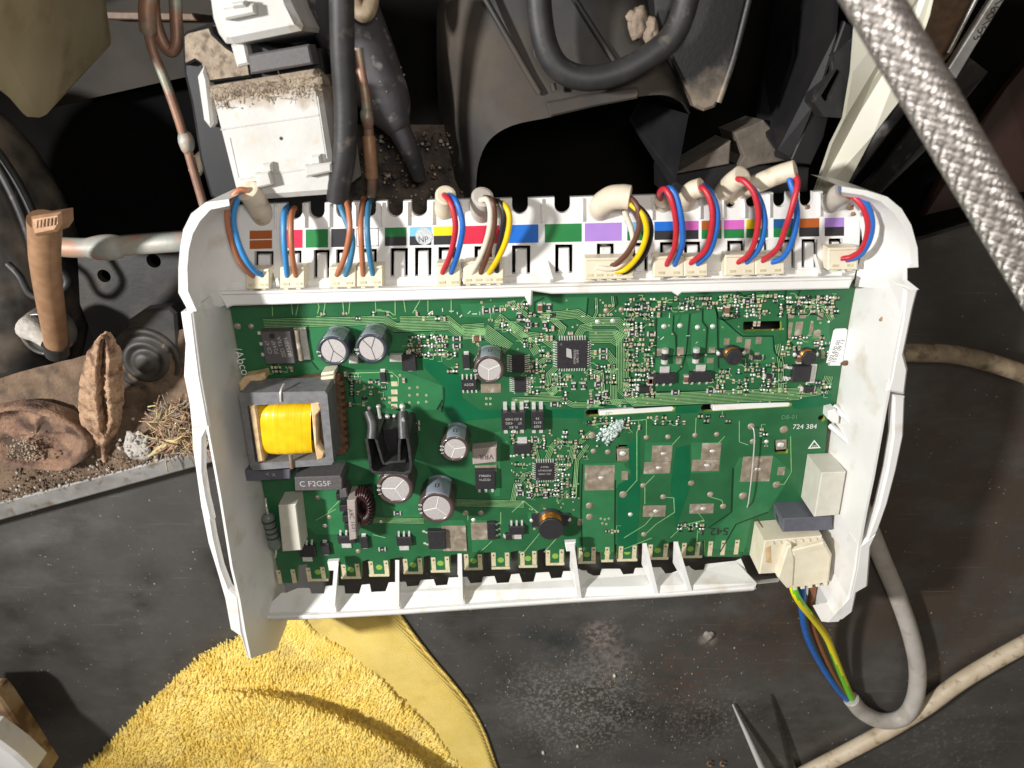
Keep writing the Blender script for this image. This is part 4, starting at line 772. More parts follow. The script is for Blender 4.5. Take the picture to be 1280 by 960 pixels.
# ---- inductors
def drum(x, y, r_px, h, label, k='chip'):
    t = U(x, y, h); r = (U(x + r_px, y, h) - t).length; c_ = Vector((t.x, t.y, 0))
    o = MB().lathe(c_, [(r * 1.05, .2), (r * 1.05, .9), (r * .8, 1.0), (r * .8, h - 1), (r, h - .9), (r, h - .15), (r * .93, h)], 24, 0).build('inductor', K[k], board, label)
    m = MB()
    for j in range(6): m.lathe(c_ + Vector((0, 0, 1.1 + j * (h - 2.2) / 6)), [(r * .8, 0), (r * .9, .15), (r * .9, (h - 2.2) / 6 - .1), (r * .8, (h - 2.2) / 6)], 20, 0)
    m.build('winding', K['copperwire'], o)
    MB().box(c_ + Vector((0, 0, .05)), r * 3.0, r * 1.2, .8, 0, BETA, .1).build('base', K[k], o)
    for s_ in (-1, 1): MB().ball(c_ + EX * s_ * r * 1.5 + Vector((0, 0, .5)), .8, 0, 6, (1, 1.1, .6)).build('terminal', K['tin'], o)
drum(689, 662, 16, 6.5, 'round wire-wound choke near the lower edge'); drum(918, 447, 10.5, 4.5, 'small round black inductor'); drum(1012, 448, 9, 4.0, 'small round brown-black inductor')
fb = block('inductor', [(590, 562), (621, 559), (621, 578), (591, 581)], 4.5, 'film_pink', 'flat grey-brown block inductor'); text('VRR', 608, 571, 4.53, 2.8, K['ink'], fb, math.pi)
for x, y, w_, h_ in [(829, 445, 8, 17), (868, 444, 9, 17)]:
    c_ = U(x + 2, y, 1.2); d = EY * 2.6
    o = MB().tube([c_ - d * .45, c_ + d * .45], 1.05, 12).build('diode', K['chip'], board, 'round-bodied diode with tin end caps')
    for s_ in (-1, 1): MB().tube([c_ + d * .45 * s_, c_ + d * s_], 1.15, 12).build('end_cap', K['tin'], o)
for x0, x1, y0, y1 in ((436, 447, 445, 455), (487, 503, 444, 453)): block('crystal', [(x0, y0), (x1, y0), (x1, y1), (x0, y1)], 2.2, 'tin', None)
MB().tube(path([(939, 533, .3), (942, 537, 2.2), (943, 552, 2.4), (940, 590, 2.4), (936, 625, 2.0), (934, 634, .3)], 5), .23, 8).build('wire_jumper', K['tin'], board)
for p in ([(771, 562), (787, 561), (787, 576), (772, 577)], [(970, 551), (984, 550), (984, 562), (971, 563)]): block('relay_lug', p, .4, 'dull', None, -1.4)
for x, y in ((779, 567), (976, 556)): MB().ball(U(x, y, .5), 1.2, 0, 6, (1.1, .9, .5), .4).build('solder_blob', K['tin'], board)
m = MB()
for i in range(210):
    f = random.random(); x = 754 + 22 * f + random.uniform(-8, 8) * (1 - .5 * f); y = 548 - 18 * f + random.uniform(-11, 11) * (1 - .55 * f)
    m.ball(U(x, y, random.uniform(.1, .9)), random.uniform(.22, .75), 0, 5, (1, 1, .6), .9)
m.build('residue_lump', K['clear'], board, 'crusty pale glassy lump of residue')
# ---- sticker, printing
pl = pxp([(1045, 411), (1057, 410.5), (1059.5, 413), (1053, 454), (1050, 457), (1036, 457), (1033, 453.5), (1042, 413.5)], .2)
stk = MB().prism(pl, 0, .2).build('sticker', mat('sticker_paper', (.80, .80, .79), .5), board, 'white paper sticker with small black print')
for s_, x, y in (('A102 670 00', 1042, 441), ('15 07 09 13', 1048, 439)): text(s_, x, y, .22, 1.75, K['ink'], stk, R(76))
text('724 384', 1006, 533.5, .18, 2.6, K['silk'], board, name='board_number'); text('DB-01', 987, 521.5, .18, 2.2, mat('faint_print', s2l(90, 145, 105), .6), board, name='board_number')
text('/Abco', 301.5, 452, .18, 4.2, K['silk'], board, R(-82), name='board_mark'); text('542 1', 893, 664, .18, 4.8, K['ink'], board, math.pi, name='board_stamp')
for p in ([(1018, 550), (1026, 560), (1010, 561)],):
    m = MB(); q = pxp(p, .18); qi = [Vector(v) for v in inset([(a_.x, a_.y) for a_ in q] if area2(q) > 0 else [(a_.x, a_.y) for a_ in q][::-1], .4)]
    m.holed(q, [qi], .05, .18); m.build('warning_mark', K['silk'], board)
text('GS', 1018, 558, .18, 1.4, K['silk'], board, name='warning_mark')
sk = MB()
for i in range(46):
    x, y = random.choice([(random.uniform(510, 600), random.uniform(385, 396)), (random.uniform(640, 900), random.uniform(376, 500)), (random.uniform(985, 1040), random.uniform(376, 470)), (random.uniform(635, 730), random.uniform(540, 625))])
    sk.box(U(x, y, .16), random.uniform(.4, 1.6), random.uniform(.15, .3), .02, 0, BETA + random.choice([0, math.pi / 2, .785]))
sk.build('print_mark', K['silk'], board, kind='stuff')
# ---- small surface-mount parts
K['padtan'] = mat('tan_solder', s2l(196, 184, 164), .4, s2l(165, 150, 130), 900, metal=.2)
def smd_mesh(kind):
    m = MB()
    if kind == 'r': m.box((0, 0, .02), 1.0, .8, .42, 0); m.box((-.68, 0, .0), .45, .84, .46, 1, 0, .08); m.box((.68, 0, .0), .45, .84, .46, 1, 0, .08); m.box((0, 0, .44), .5, .3, .01, 2)
    elif kind == 'c': m.box((0, 0, .02), .9, .85, .75, 3, 0, .06); m.box((-.62, 0, 0), .42, .88, .78, 1, 0, .1); m.box((.62, 0, 0), .42, .88, .78, 1, 0, .1)
    elif kind == 'C': m.box((0, 0, .02), 1.9, 1.5, 1.3, 4, 0, .1); m.box((-1.2, 0, 0), .6, 1.54, 1.33, 1, 0, .12); m.box((1.2, 0, 0), .6, 1.54, 1.33, 1, 0, .12)
    elif kind == 'p':
        for s_ in (-.62, .62): m.lathe((s_, 0, 0), [(.46, 0), (.42, .16), (.25, .3), (.05, .34)], 8, 1)
    elif kind == 't':
        m.box((0, 0, .1), 1.7, .9, .8, 0, 0, .1)
        for x, y in ((-.55, -.6), (.55, -.6), (0, .6)): m.box((x, y, 0), .3, .45, .25, 1)
    elif kind == 'R': m.box((0, 0, .02), 1.7, 1.5, .55, 0, 0, .04); m.box((-1.1, 0, 0), .55, 1.55, .6, 1, 0, .1); m.box((1.1, 0, 0), .55, 1.55, .6, 1, 0, .1); m.box((0, 0, .57), .9, .5, .01, 2)
    return m.mesh({'r': 'resistor', 'c': 'ceramic_capacitor', 'C': 'ceramic_capacitor', 'p': 'solder_point', 't': 'transistor', 'R': 'resistor'}[kind], [K['chip'], K['tin'], K['print'], K['tan_cap'], K['brown_cap']], Vector())
SM = {k: smd_mesh(k) for k in 'rcCptR'}
def smd(kind, x, y, rot=0.0, s=1.0):
    me = SM[kind]; o = bpy.data.objects.new(me.name.split('.')[0], me); COL.objects.link(o); c_ = U(x, y, 0.0); place(o, c_, board)
    o.rotation_euler = (0, 0, BETA + rot); o.scale = (s, s, s); return o
for x, y, k, rot in [(596, 422, 'C', 0), (908, 387, 'C', 1.57), (823, 393, 'c', 1.57), (813, 475, 'C', 1.57), (857, 473, 'C', 1.57), (365, 461, 'c', 1.57), (571, 423, 'R', 0), (571, 432, 'R', 0), (608, 388, 'R', 0), (621, 387, 'R', 0), (649, 395, 'R', 1.57), (681, 406, 'R', 1.57), (660, 405, 'R', 1.57), (691, 410, 'c', 1.57), (684, 422, 'c', 1.57), (689, 422, 'c', 1.57), (713, 416, 'c', 0), (744, 440, 'c', 1.57), (754, 438, 'R', 0), (754, 446, 'R', 0), (685, 443, 'c', 1.57), (717, 482, 'R', 1.57), (729, 482, 'R', 1.57), (693, 505, 'R', 0), (658, 505, 'R', 1.57), (650, 609, 'R', 1.57), (650, 617, 'R', 0), (661, 618, 'R', 1.57), (682, 618, 'R', 1.57), (669, 550, 'R', 0), (711, 470, 'c', 0), (748, 472, 'c', 1.57), (748, 480, 'R', 0), (747, 497, 'R', 1.57), (757, 492, 'R', 1.57), (739, 502, 'R', 0), (675, 384, 'C', 1.57), (686, 384, 'R', 1.57), (806, 384, 'R', 0), (934, 376, 'R', 0), (814, 417, 'R', 0), (790, 417, 'R', 0), (815, 468, 't', 0), (786, 492, 'R', 0), (844, 490, 'R', 0), (888, 488, 'R', 0), (943, 404, 'c', 1.57), (948, 404, 'c', 1.57), (998, 448, 'C', 1.57), (812, 475, 'C', 1.57), (432, 467, 'c', 1.57), (505, 475, 'c', 1.57), (549, 423, 'R', 0), (478, 686, 'R', 0), (520, 528, 'R', 0), (520, 535, 'R', 0), (497, 641, 'R', 0), (668, 516, 't', 1.57)][:60]:
    smd(k, x, y, rot)
FIELDS = [(512, 421, 560, 443, 5.5, 5.5, .75), (438, 470, 485, 508, 8, 7, .4), (548, 436, 574, 470, 7, 7, .5), (628, 380, 692, 424, 7, 6.5, .5), (656, 425, 690, 492, 7, 6.5, .6), (738, 458, 768, 508, 7, 6.5, .55), (782, 374, 821, 500, 6.5, 6.3, .72), (822, 373, 902, 390, 7, 6, .66), (905, 370, 978, 398, 7, 6, .72), (985, 372, 1046, 392, 6, 5.6, .85), (978, 422, 1036, 446, 7, 6.5, .62), (932, 456, 986, 492, 7, 6.3, .66), (895, 464, 930, 494, 7, 6.3, .62), (692, 468, 712, 504, 7, 6, .4), (640, 540, 735, 574, 6.5, 6, .58), (645, 580, 664, 616, 7, 7, .5), (696, 574, 716, 622, 6.5, 6.5, .7), (664, 606, 700, 622, 6, 6, .75), (735, 524, 800, 534, 7, 5, .6), (810, 522, 856, 530, 9, 6, .7), (874, 520, 918, 528, 9, 6, .7), (342, 459, 366, 466, 6, 5, .8), (1000, 478, 1040, 492, 7, 6, .5), (758, 664, 782, 668, 6, 5, .8), (848, 656, 880, 662, 7, 5, .8), (612, 400, 650, 410, 7, 6, .4), (950, 536, 962, 560, 6, 7, .5), (384, 392, 596, 398, 9, 6, .3)]
SP = MB(); nk = dict(r=0, c=0, t=0)
def spr(x, y, rot): SP.box(U(x, y, 0), random.uniform(.7, 1.05), random.uniform(.5, .75), random.uniform(.16, .3), random.choice([1, 1, 2]), BETA + rot, .06)
def sp(x, y, r_): SP.lathe(U(x, y, 0), [(r_ * 1.1, 0), (r_, .2), (r_ * .6, .36), (r_ * .12, .4)], 8, 0)
for x0, y0, x1, y1, dx, dy, pr in FIELDS:
    yy = y0
    while yy <= y1:
        xx = x0 + random.uniform(0, 2)
        while xx <= x1:
            if random.random() < pr:
                x, y = xx + random.uniform(-.35, .35), yy + random.uniform(-.25, .25); t = random.random()
                if t < .17 and nk['r'] < 230: smd('r', x, y, random.choice([0, 0, 1.5708]), random.uniform(.66, .85)); nk['r'] += 1
                elif t < .25 and nk['c'] < 80: smd('c', x, y, random.choice([0, 1.5708]), random.uniform(.75, .95)); nk['c'] += 1
                elif t < .275 and nk['t'] < 40: smd('t', x, y, random.choice([0, 1.5708, 3.14]), .85); nk['t'] += 1
                else:
                    q_ = random.random()
                    if q_ < .35: spr(x - 2, y, 1.57); spr(x + 2, y, 1.57)
                    elif q_ < .6: spr(x, y - 1.7, 0); spr(x, y + 1.7, 0)
                    elif q_ < .8: sp(x - 1.9, y, random.uniform(.34, .48)); sp(x + 1.9, y, random.uniform(.34, .48))
                    else: sp(x, y - 1.7, random.uniform(.34, .46)); sp(x, y + 1.7, random.uniform(.34, .46))
                if random.random() < .5:
                    a_ = random.choice([0, 45, 90, 135, 180, 225, 270, 315]); l_ = random.uniform(4, 9); p2 = (x + l_ * math.cos(R(a_)), y + l_ * math.sin(R(a_)))
                    trace([(x, y), p2, (p2[0] + random.choice([-5, 5]), p2[1])], .22)
                if random.random() < .75: gapl([(x - 3.6, y), (x + 3.6, y)] if random.random() < .6 else [(x, y - 3.4), (x, y + 3.4)], random.uniform(.9, 1.5))
                if random.random() < .25: gapl([(x - 4, y + 3.1), (x + 4, y + 3.1)], .4)
            xx += dx
        yy += dy
SP.build('solder_point', [K['tin'], K['padtan'], K['gold']], board, kind='stuff')
TR.build('copper_trace', K['trace'], board, kind='stuff'); GP.build('trace_gap', K['gap'], board, kind='stuff')
# ------------------------------------------------------------------ cables plugged along the upper edge
def plug(parent, quadpx, z=10.5, nwin=2, holes=()):
    x0, y0, x1, y1 = quadpx
    P = [(x0, y0), (x1, y0 - .0222 * (x1 - x0)), (x1, y1 - .0222 * (x1 - x0)), (x0, y1)]
    o = MB().prism(pxp(P, z), PZ + .3, z, 0, .35).build('connector', K['cream'], parent)
    yb = y1 - 5.5
    for i in range(nwin):
        cx = x0 + (x1 - x0) * (i + .5) / nwin
        MB().prism(brect(cx - 4, yb - .0222 * (cx - x0) - 1.6, cx + 4, yb - .0222 * (cx - x0) + 1.6, z + .2), z, z + .2, 0, .05).build('contact', K['gold'], o)
        MB().prism(pxp([(cx - 3, y1 - .0222 * (cx - x0) - 2), (cx + 3, y1 - .0222 * (cx - x0) - 2), (cx + 3, y1 - .0222 * (cx - x0) + 1.5), (cx - 3, y1 - .0222 * (cx - x0) + 1.5)], z - 1.5), PZ + .3, z - 1.5, 0, .2).build('latch', K['cream'], o)
    MB().prism(pxp([(x0 + 1, y0 - 1), (x1 - 1, y0 - 1 - .0222 * (x1 - x0)), (x1 - 1, y0 + 2.5 - .0222 * (x1 - x0)), (x0 + 1, y0 + 2.5)], z + .8), PZ + .3, z + .8, 0, .25).build('rear_ridge', K['cream'], o)
    return o
GRP = 'cables plugged in along the upper edge of the tray'
def cable(label, wires, plugpx, sheath=None, sr=3.0, sk='sheath', nwin=2, wr=.84, z=10.5):
    t = thing('cable', U(plugpx[0], plugpx[1], PZ), label, 'cable', GRP)
    if plugpx: plug(t, plugpx, z, nwin)
    if sheath:
        P = path(sheath, 8); m = MB(); m.tube(P, sr, 18)
        d = (P[-1] - P[-2]).normalized(); m.tube([P[-1], P[-1] + d * .25], [sr * 1.0, sr * .78], 18)
        m.build('sheath', K[sk], t)
    for k, pts in wires:
        P = path(pts, 9); MB().tube(P, wr, 12).build('wire', K['w_' + k], t, k + ' wire')
        MB().lathe(P[-1] + Vector((0, 0, -.9)), [(wr * 1.5, .9), (wr * 1.5, 1.0), (wr * 1.05, 1.05)], 12, 0, False).build('wire_seat', K['phenol'], t)
    return t
cable('cream sheathed cable with tan and blue wires, first plug from the left', [('tan', [(310, 238, 16), (298, 238, 17), (287, 252, 17), (284, 272, 17), (288, 297, 16.5), (297, 322, 15), (308, 337, 12.5), (317, 345, 10)]), ('sky', [(306, 241, 15), (296, 252, 15.5), (292, 272, 16), (296, 297, 16), (306, 322, 15), (318, 338, 12.5), (328, 344, 10)])], (307, 338, 337, 362), [(334, 300, -8), (331, 278, 0), (325, 262, 8), (316, 246, 13), (309, 238, 15)], 3.3)
cable('blue and tan wire pair with the red label behind it', [('sky', [(362, 262, -4), (359, 259, 6), (355, 270, 13), (355, 300, 15), (357, 325, 13.5), (359, 345, 10)]), ('tan', [(370, 264, -4), (368, 260, 6), (364, 272, 13), (364, 300, 15), (366, 325, 13.5), (370, 345, 10)])], (350, 335, 381, 361))
cable('black sheathed cable with crossing tan and blue wires by the black label', [('bluegrey', [(424, 250, 10), (427, 262, 13), (434, 280, 14), (441, 300, 14.5), (438, 325, 13.5), (432, 344, 10)]), ('tan', [(433, 252, 11), (436, 266, 14), (437, 290, 15.5), (431, 320, 14), (421, 344, 10)])], (411, 335, 445, 360), [(427, -30, 18), (428, 60, 16), (432, 130, 14), (431, 190, 13), (424, 232, 11), (422, 250, 10)], 3.2, 'rubber')
cable('tan and greenish blue wire pair lying over the white outlined label', [('tan', [(455, 248, -4), (453, 256, 8), (451, 280, 14), (452, 310, 14.5), (454, 344, 10)]), ('bluegrey', [(464, 250, -4), (461, 256, 8), (459, 280, 14), (461, 310, 14.5), (466, 343, 10)])], (446, 334, 479, 359))
cable('red and blue wires out of a cream stub by the yellow and black label', [('red', [(555, 244, 13), (562, 251, 17), (568, 270, 18), (569, 290, 17.5), (563, 318, 15), (553, 341, 10)]), ('blue', [(561, 244, 13), (570, 251, 17), (577, 272, 18), (578, 290, 17.5), (572, 318, 15), (564, 341, 10)])], (545, 330, 576, 359), [(553, 290, -10), (554, 272, 0), (556, 256, 8), (557, 244, 13)], 3.0)
cable('grey stub cable with four wires, white, brown, black and yellow, over the red label', [('white', [(601, 250, 14), (609, 250, 17), (613, 265, 18), (611, 290, 17), (602, 318, 14.5), (590, 341, 10)]), ('choc', [(606, 247, 13), (615, 251, 17), (618, 270, 17.5), (616, 295, 16.5), (608, 322, 14), (601, 341, 10)]), ('black', [(612, 251, 12), (624, 253, 16), (630, 268, 17), (627, 292, 16), (622, 318, 14), (621, 339, 10)]), ('yellow', [(620, 252, 13), (632, 258, 17), (637, 275, 18), (632, 302, 17), (621, 326, 14), (611, 341, 10)])], (579, 328, 630, 356), [(606, 292, -10), (603, 274, 0), (601, 258, 9), (603, 246, 13)], 3.2, 'sheath_grey', 4)
cable('thick cream cable with four wires, brown, white, yellow and black, over the violet label', [('choc', [(782, 245, 14), (791, 250, 16.5), (798, 263, 18), (798, 288, 17.5), (785, 315, 15), (767, 333, 11)]), ('white', [(780, 262, 9), (790, 290, 10), (790, 312, 11.5), (777, 330, 11.5), (764, 336, 11.2), (746, 334, 10)]), ('yellow', [(782, 251, 13.5), (791, 257, 16.5), (804, 270, 18.5), (808, 292, 18), (799, 318, 15.5), (783, 336, 11.5), (769, 340, 10)]), ('black', [(778, 249, 11), (797, 258, 15), (811, 275, 17), (813, 296, 16.5), (803, 322, 14), (784, 339, 10.5), (775, 340, 10)])], (731, 324, 793, 350), [(756, 295, -10), (751, 272, -1), (751, 258, 7), (763, 248, 12), (778, 246, 13.5), (787, 247, 14)], 3.5, 'sheath', 5)
cable('red and blue wires bent out of a notch over the blue and black label', [('red', [(826, 250, 6), (825, 240, 13), (832, 237, 16.5), (840, 252, 18), (845, 280, 17.5), (843, 310, 15), (833, 331, 10)]), ('blue', [(830, 243, 10), (836, 235, 15.5), (845, 245, 17.5), (852, 275, 18), (853, 305, 16), (843, 331, 10)])], (817, 322, 855, 347), [(831, 285, -10), (829, 266, -1), (828, 257, 4), (829, 250, 7)], 2.6)
cable('cream cable with red and blue wires over the brown and green label', [('red', [(870, 235, 13.5), (880, 236, 17), (889, 255, 18.5), (890, 282, 18), (882, 312, 15), (863, 329, 10)]), ('blue', [(878, 232, 13), (888, 240, 16.5), (896, 262, 18), (896, 285, 17.5), (887, 315, 14.5), (872, 330, 10)])], (855, 322, 885, 346), [(860, 285, -10), (858, 264, -1), (858, 250, 7), (864, 239, 12), (877, 234, 14)], 2.7)
cable('cream cable rising from below with red and blue wires over the yellow and green label', [('red', [(917, 224, 13), (930, 226, 16), (943, 243, 18), (948, 270, 18), (944, 300, 16.5), (935, 319, 13), (922, 328, 10)]), ('blue', [(924, 226, 12), (939, 234, 15), (951, 253, 17), (956, 280, 17), (949, 310, 15), (933, 328, 10)])], (906, 320, 944, 345), [(893, 262, -10), (902, 245, 2), (914, 230, 9), (927, 220, 13)], 3.0)
cable('long cream cable laid over the notches, red and blue wires over the dark blue label', [('blue', [(985, 215, 15), (988, 228, 17), (994, 248, 18), (996, 275, 17.5), (989, 305, 15.5), (978, 322, 12.5), (965, 328, 10)]), ('red', [(991, 216, 15.5), (997, 228, 18), (992, 252, 19.5), (983, 282, 18.5), (972, 310, 15.5), (953, 326, 10)])], (944, 319, 981, 344), [(918, 247, 1), (934, 235, 6), (952, 227, 10), (974, 218, 13.5), (994, 212, 15.5)], 2.7)
cable('grey sheathed cable with a red and a blue wire, last plug at the right end', [('blue', [(1052, 238, 13), (1066, 238, 16.5), (1081, 251, 18), (1090, 275, 18), (1087, 300, 16.5), (1075, 319, 13), (1058, 325, 10)]), ('red', [(1056, 243, 13), (1068, 247, 16.5), (1080, 262, 18), (1085, 285, 17.5), (1078, 310, 14.5), (1064, 321, 11.5), (1051, 323, 10)])], (1035, 311, 1072, 338), [(1030, 275, -10), (1035, 258, 2), (1044, 247, 10), (1055, 239, 13)], 3.0, 'sheath_grey')
# ------------------------------------------------------------------ mains cable
mc = thing('mains_cable', U(1068, 875, FZ), 'grey mains cable with a cream plug and green-yellow, blue and brown wires', 'cable')
pg = MB(); pg.prism(pxp([(980, 693), (986, 690), (1032, 678), (1041, 695), (1037, 729), (1012, 734), (985, 737), (978, 728)], 14), 3, 14, 0, .9)
pg = pg.build('plug', K['cream'], mc)
MB().prism(pxp([(984, 684), (990, 682), (994, 700), (992, 733), (984, 736), (972, 722)], 14.6), 3, 14.6, 0, .6).build('plug_cheek', K['cream'], pg)
MB().prism(pxp([(990, 688), (1030, 678), (1033, 685), (992, 696)], 14.7), 13, 14.7, 0, .5).build('plug_ridge', K['cream'], pg)
for i in range(5): MB().prism(pxp([(991 + i * 9.5, 726 - i * 1.4), (997 + i * 9.5, 725 - i * 1.4), (997 + i * 9.5, 738 - i * 1.4), (992 + i * 9.5, 738.5 - i * 1.4)], 12.5), 8, 12.5, 0, .3).build('plug_tooth', K['cream'], pg)
gy = mat('green_insulation', s2l(104, 190, 44), .4)
for k, pts, lb in (('gy', [(990, 728, 9), (994, 742, 10), (1003, 757, 7), (1018, 775, 0), (1033, 796, -8), (1043, 820, -13), (1054, 848, -17), (1066, 876, -20)], 'green and yellow wire'), ('blue', [(1003, 722, 8), (1003, 740, 6), (1003, 765, 0), (1009, 795, -8), (1025, 828, -14), (1044, 857, -18), (1062, 878, -21)], 'blue wire'), ('choc', [(1017, 722, 8), (1015, 742, 4), (1013, 765, -3), (1020, 795, -11), (1034, 828, -16), (1048, 855, -19), (1064, 878, -21.5)], 'brown wire')):
    P = path(pts, 12)
    if k == 'gy':
        m = MB(); m.tube(P, 1.45, 14)
        n = 14
        for fi in range(len(m.f)):
            ring, seg = divmod(fi, n)
            if fi < (len(P) - 1) * n: m.m[fi] = 1 if ((seg + ring * .16) % n) < 5.5 else 0
        m.build('wire', [mat('lime_yellow_insulation', s2l(240, 222, 30), .4), gy], mc, lb)
    else: MB().tube(P, 1.4, 12).build('wire', K['w_blue' if k == 'blue' else 'w_brown'], mc, lb)
P = path([(1064, 874, -20), (1078, 890, -20.5), (1102, 901, -20.5), (1128, 897, -20), (1143, 875, -19), (1147, 838, -19), (1139, 795, -19), (1122, 745, -19), (1103, 700, -19), (1085, 655, -19), (1060, 590, -19)], 8)
m = MB(); m.tube(P[::-1], 3.6, 18); m.tube([P[0], P[0] + (P[0] - P[1]).normalized() * .4], [3.6, 2.9], 18); m.build('sheath', K['sheath_grey'], mc)
tag(MB().tube(path([(1300, 795, FZ + 4), (1250, 822, FZ + 4), (1200, 852, FZ + 4), (1155, 885, FZ + 4), (1100, 918, FZ + 4), (1020, 960, FZ + 4), (960, 990, FZ + 4)], 8), 3.6, 18).build('floor_cable', K['sheath_dirty'], kind=None), 'thick stained cream cable running across the dark floor at lower right', 'cable')
tag(MB().tube(path([(1040, 442, -12), (1130, 441, -12), (1190, 443, -12), (1240, 454, -12), (1290, 471, -12), (1330, 488, -12)], 8), 3.3, 18).build('soiled_cable', K['sheath_worn']), 'soiled grey-brown cable coming out behind the right tray wall', 'cable')
# ------------------------------------------------------------------ braided hose near the lens
hz = 78.0
hA, hB = U(1055, -60, hz - 2), U(1314, 381, hz + 6)
hose = thing('braided_hose', (hA + hB) / 2, 'shiny braided stainless steel hose slanting across the upper right corner', 'hose')
ax = (hB - hA); Ln = ax.length; ax.normalize(); n1 = ax.orthogonal().normalized(); n2 = ax.cross(n1); HR = 4.25
MB().tube([hA, hB], HR - .45, 28).build('core', K['darksteel'], hose)
br = MB(); NS, turns = 18, Ln / 29.0
for dr in (1, -1):
    for k in range(NS):
        for j in range(3):
            P = []; steps = 210
            for i in range(steps + 1):
                f = i / steps; g_ = dr * (2 * math.pi * (turns * f)) + 2 * math.pi * k / NS + (j - 1) * .088
                ph = 2 * math.pi * turns * f * NS / math.pi * math.pi
                rr_ = HR + .08 * dr * math.cos(NS * (2 * math.pi * turns * f) + math.pi * k)
                P.append(hA + ax * Ln * f + (n1 * math.cos(g_) + n2 * math.sin(g_)) * rr_)
            br.tube(P, .19, 5, 0, False)
br.build('braid', K['braid'], hose, kind='stuff')
# ------------------------------------------------------------------ sill, dirt and the compressor side
tag(MB().prism([U(-150, 668, -14), U(255, 561, -14), U(700, 440, -14), U(700, 460, -14), U(252, 582, -14), U(-150, 692, -14)], FZ, -14, 0, .6).build('metal_sill', K['steel']), 'worn grey metal sill strip between the floor and the dirty compartment', 'sill')
dm = MB(); rows = []
for j in range(15):
    r_ = []
    for i in range(41):
        x = -80 + i * 9.5; y0 = 640 - (x + 0) * .265; y = y0 - j * 12
        p = U(x, y, -15.0 - j * .5); p.z += 1.6 * noise.noise(p * .16) + .8 * noise.noise(p * .5); r_.append(p)
    rows.append(r_)
dm.loft(rows, 0, True); dm.build('dirt_bed', K['dirt'], kind='structure')
dm = MB(); rows = [[(lambda p: p + Vector((0, 0, 2.2 * noise.noise(p * .12) + noise.noise(p * .4))))(U(425 + i * 7, 300 - j * 9, -30 - j * .4)) for i in range(24)] for j in range(17)]
dm.loft(rows, 0, True); dm.build('dirt_patch', mat('black_brown_dirt', (.055, .042, .033), .9, (.12, .09, .068), 160, bump=.4, bs=900, c3=(.016, .013, .012), ns3=120, lo3=.45, hi3=.62), kind='structure')
cp = thing('compressor', U(0, 330, -50), 'black rounded compressor can at the left with a copper stub standing on it', 'compressor')
m = MB(); C0 = U(-25, 325, -48)
m.ball(C0, 1, 0, 40, (34, 64, 36)); m.s = [True] * len(m.f); m.build('can', K['enamel'], cp)
for k, (a_, rad) in enumerate(((.30, 1.012), (.46, 1.015))):
    P = []
    for i in range(25):
        t_ = -1.2 + 2.6 * i / 24; P.append(C0 + Vector((34 * math.cos(a_) * math.cos(t_ * .8) * rad + k * 1.5, 62 * math.sin(t_ * .62 + .15) * rad, 36 * math.sin(a_) * rad * math.cos(t_ * .6))))
    MB().tube(P, 1.5, 10).build('can_rib', K['rubber'], cp)
MB().tube(path([(10, 330, -13), (24, 345, -12), (38, 368, -12), (62, 372, -13), (84, 352, -15), (60, 320, -14)], 6), 1.2, 8).build('can_ridge', K['rubber'], cp)
tc = U(53, 418, -10)
MB().lathe(tc, [(8.6, -6), (8.4, -1), (7.8, .3), (7, .6), (6.6, 0), (6.4, -1)], 28).build('terminal_collar', K['enamel'], cp)
MB().tube(path([(34, 408, -9), (46, 415, -7), (60, 426, -6)], 5), [4.2, 4.3, 4.2, 4, 3.8, 3.6, 3.4, 3.2, 3.1, 3.0, 2.9], 16).build('terminal_bead', K['fluff'], cp)
P = path([(70, 432, -6), (69, 415, -3), (64, 385, 3), (59, 350, 8), (56, 320, 12), (56, 292, 15), (56, 276, 17)], 6); nP = len(P)
m = MB(); m.tube(P, [3.6 + .9 * i / (nP - 1) for i in range(nP)], 20)
o = m.build('copper_stub', K['crimp'], cp)
MB().tube(path([(71, 440, -9), (70, 428, -5)], 3), 3.9, 16).build('stub_foot', K['rubber'], o)
m = MB(); q = pxp([(37, 271), (75, 265), (76, 281), (70, 290), (42, 296), (38, 286)], 21.5); m.prism(q, 15, 21.5, 0, .8); m.build('crimped_end', K['crimp'], o)
for i in range(6): MB().prism(pxp([(45 + i * 4.6, 275.5 - i * .7), (47 + i * 4.6, 275.2 - i * .7), (46.2 + i * 4.6, 285 - i * .7), (44.2 + i * 4.6, 285.3 - i * .7)], 21.8), 21, 21.8, 0, .1).build('crimp_groove', K['rust'], o)
# painted horizontal pipe
P = path([(60, 306, -8), (82, 309, -6), (110, 310, -6), (140, 309, -6), (160, 307, -6), (185, 305, -6), (230, 302, -6), (300, 300, -14)], 6)
rads = [3.2 + (1.0 if 12 < i < 22 else 0) * math.sin((i - 12) / 10 * math.pi) for i in range(len(P))]
pp = MB().tube(P, rads, 18).build('painted_pipe', K['paintpipe']); tag(pp, 'grey-green painted pipe joint lying level behind the left tray corner', 'pipe')
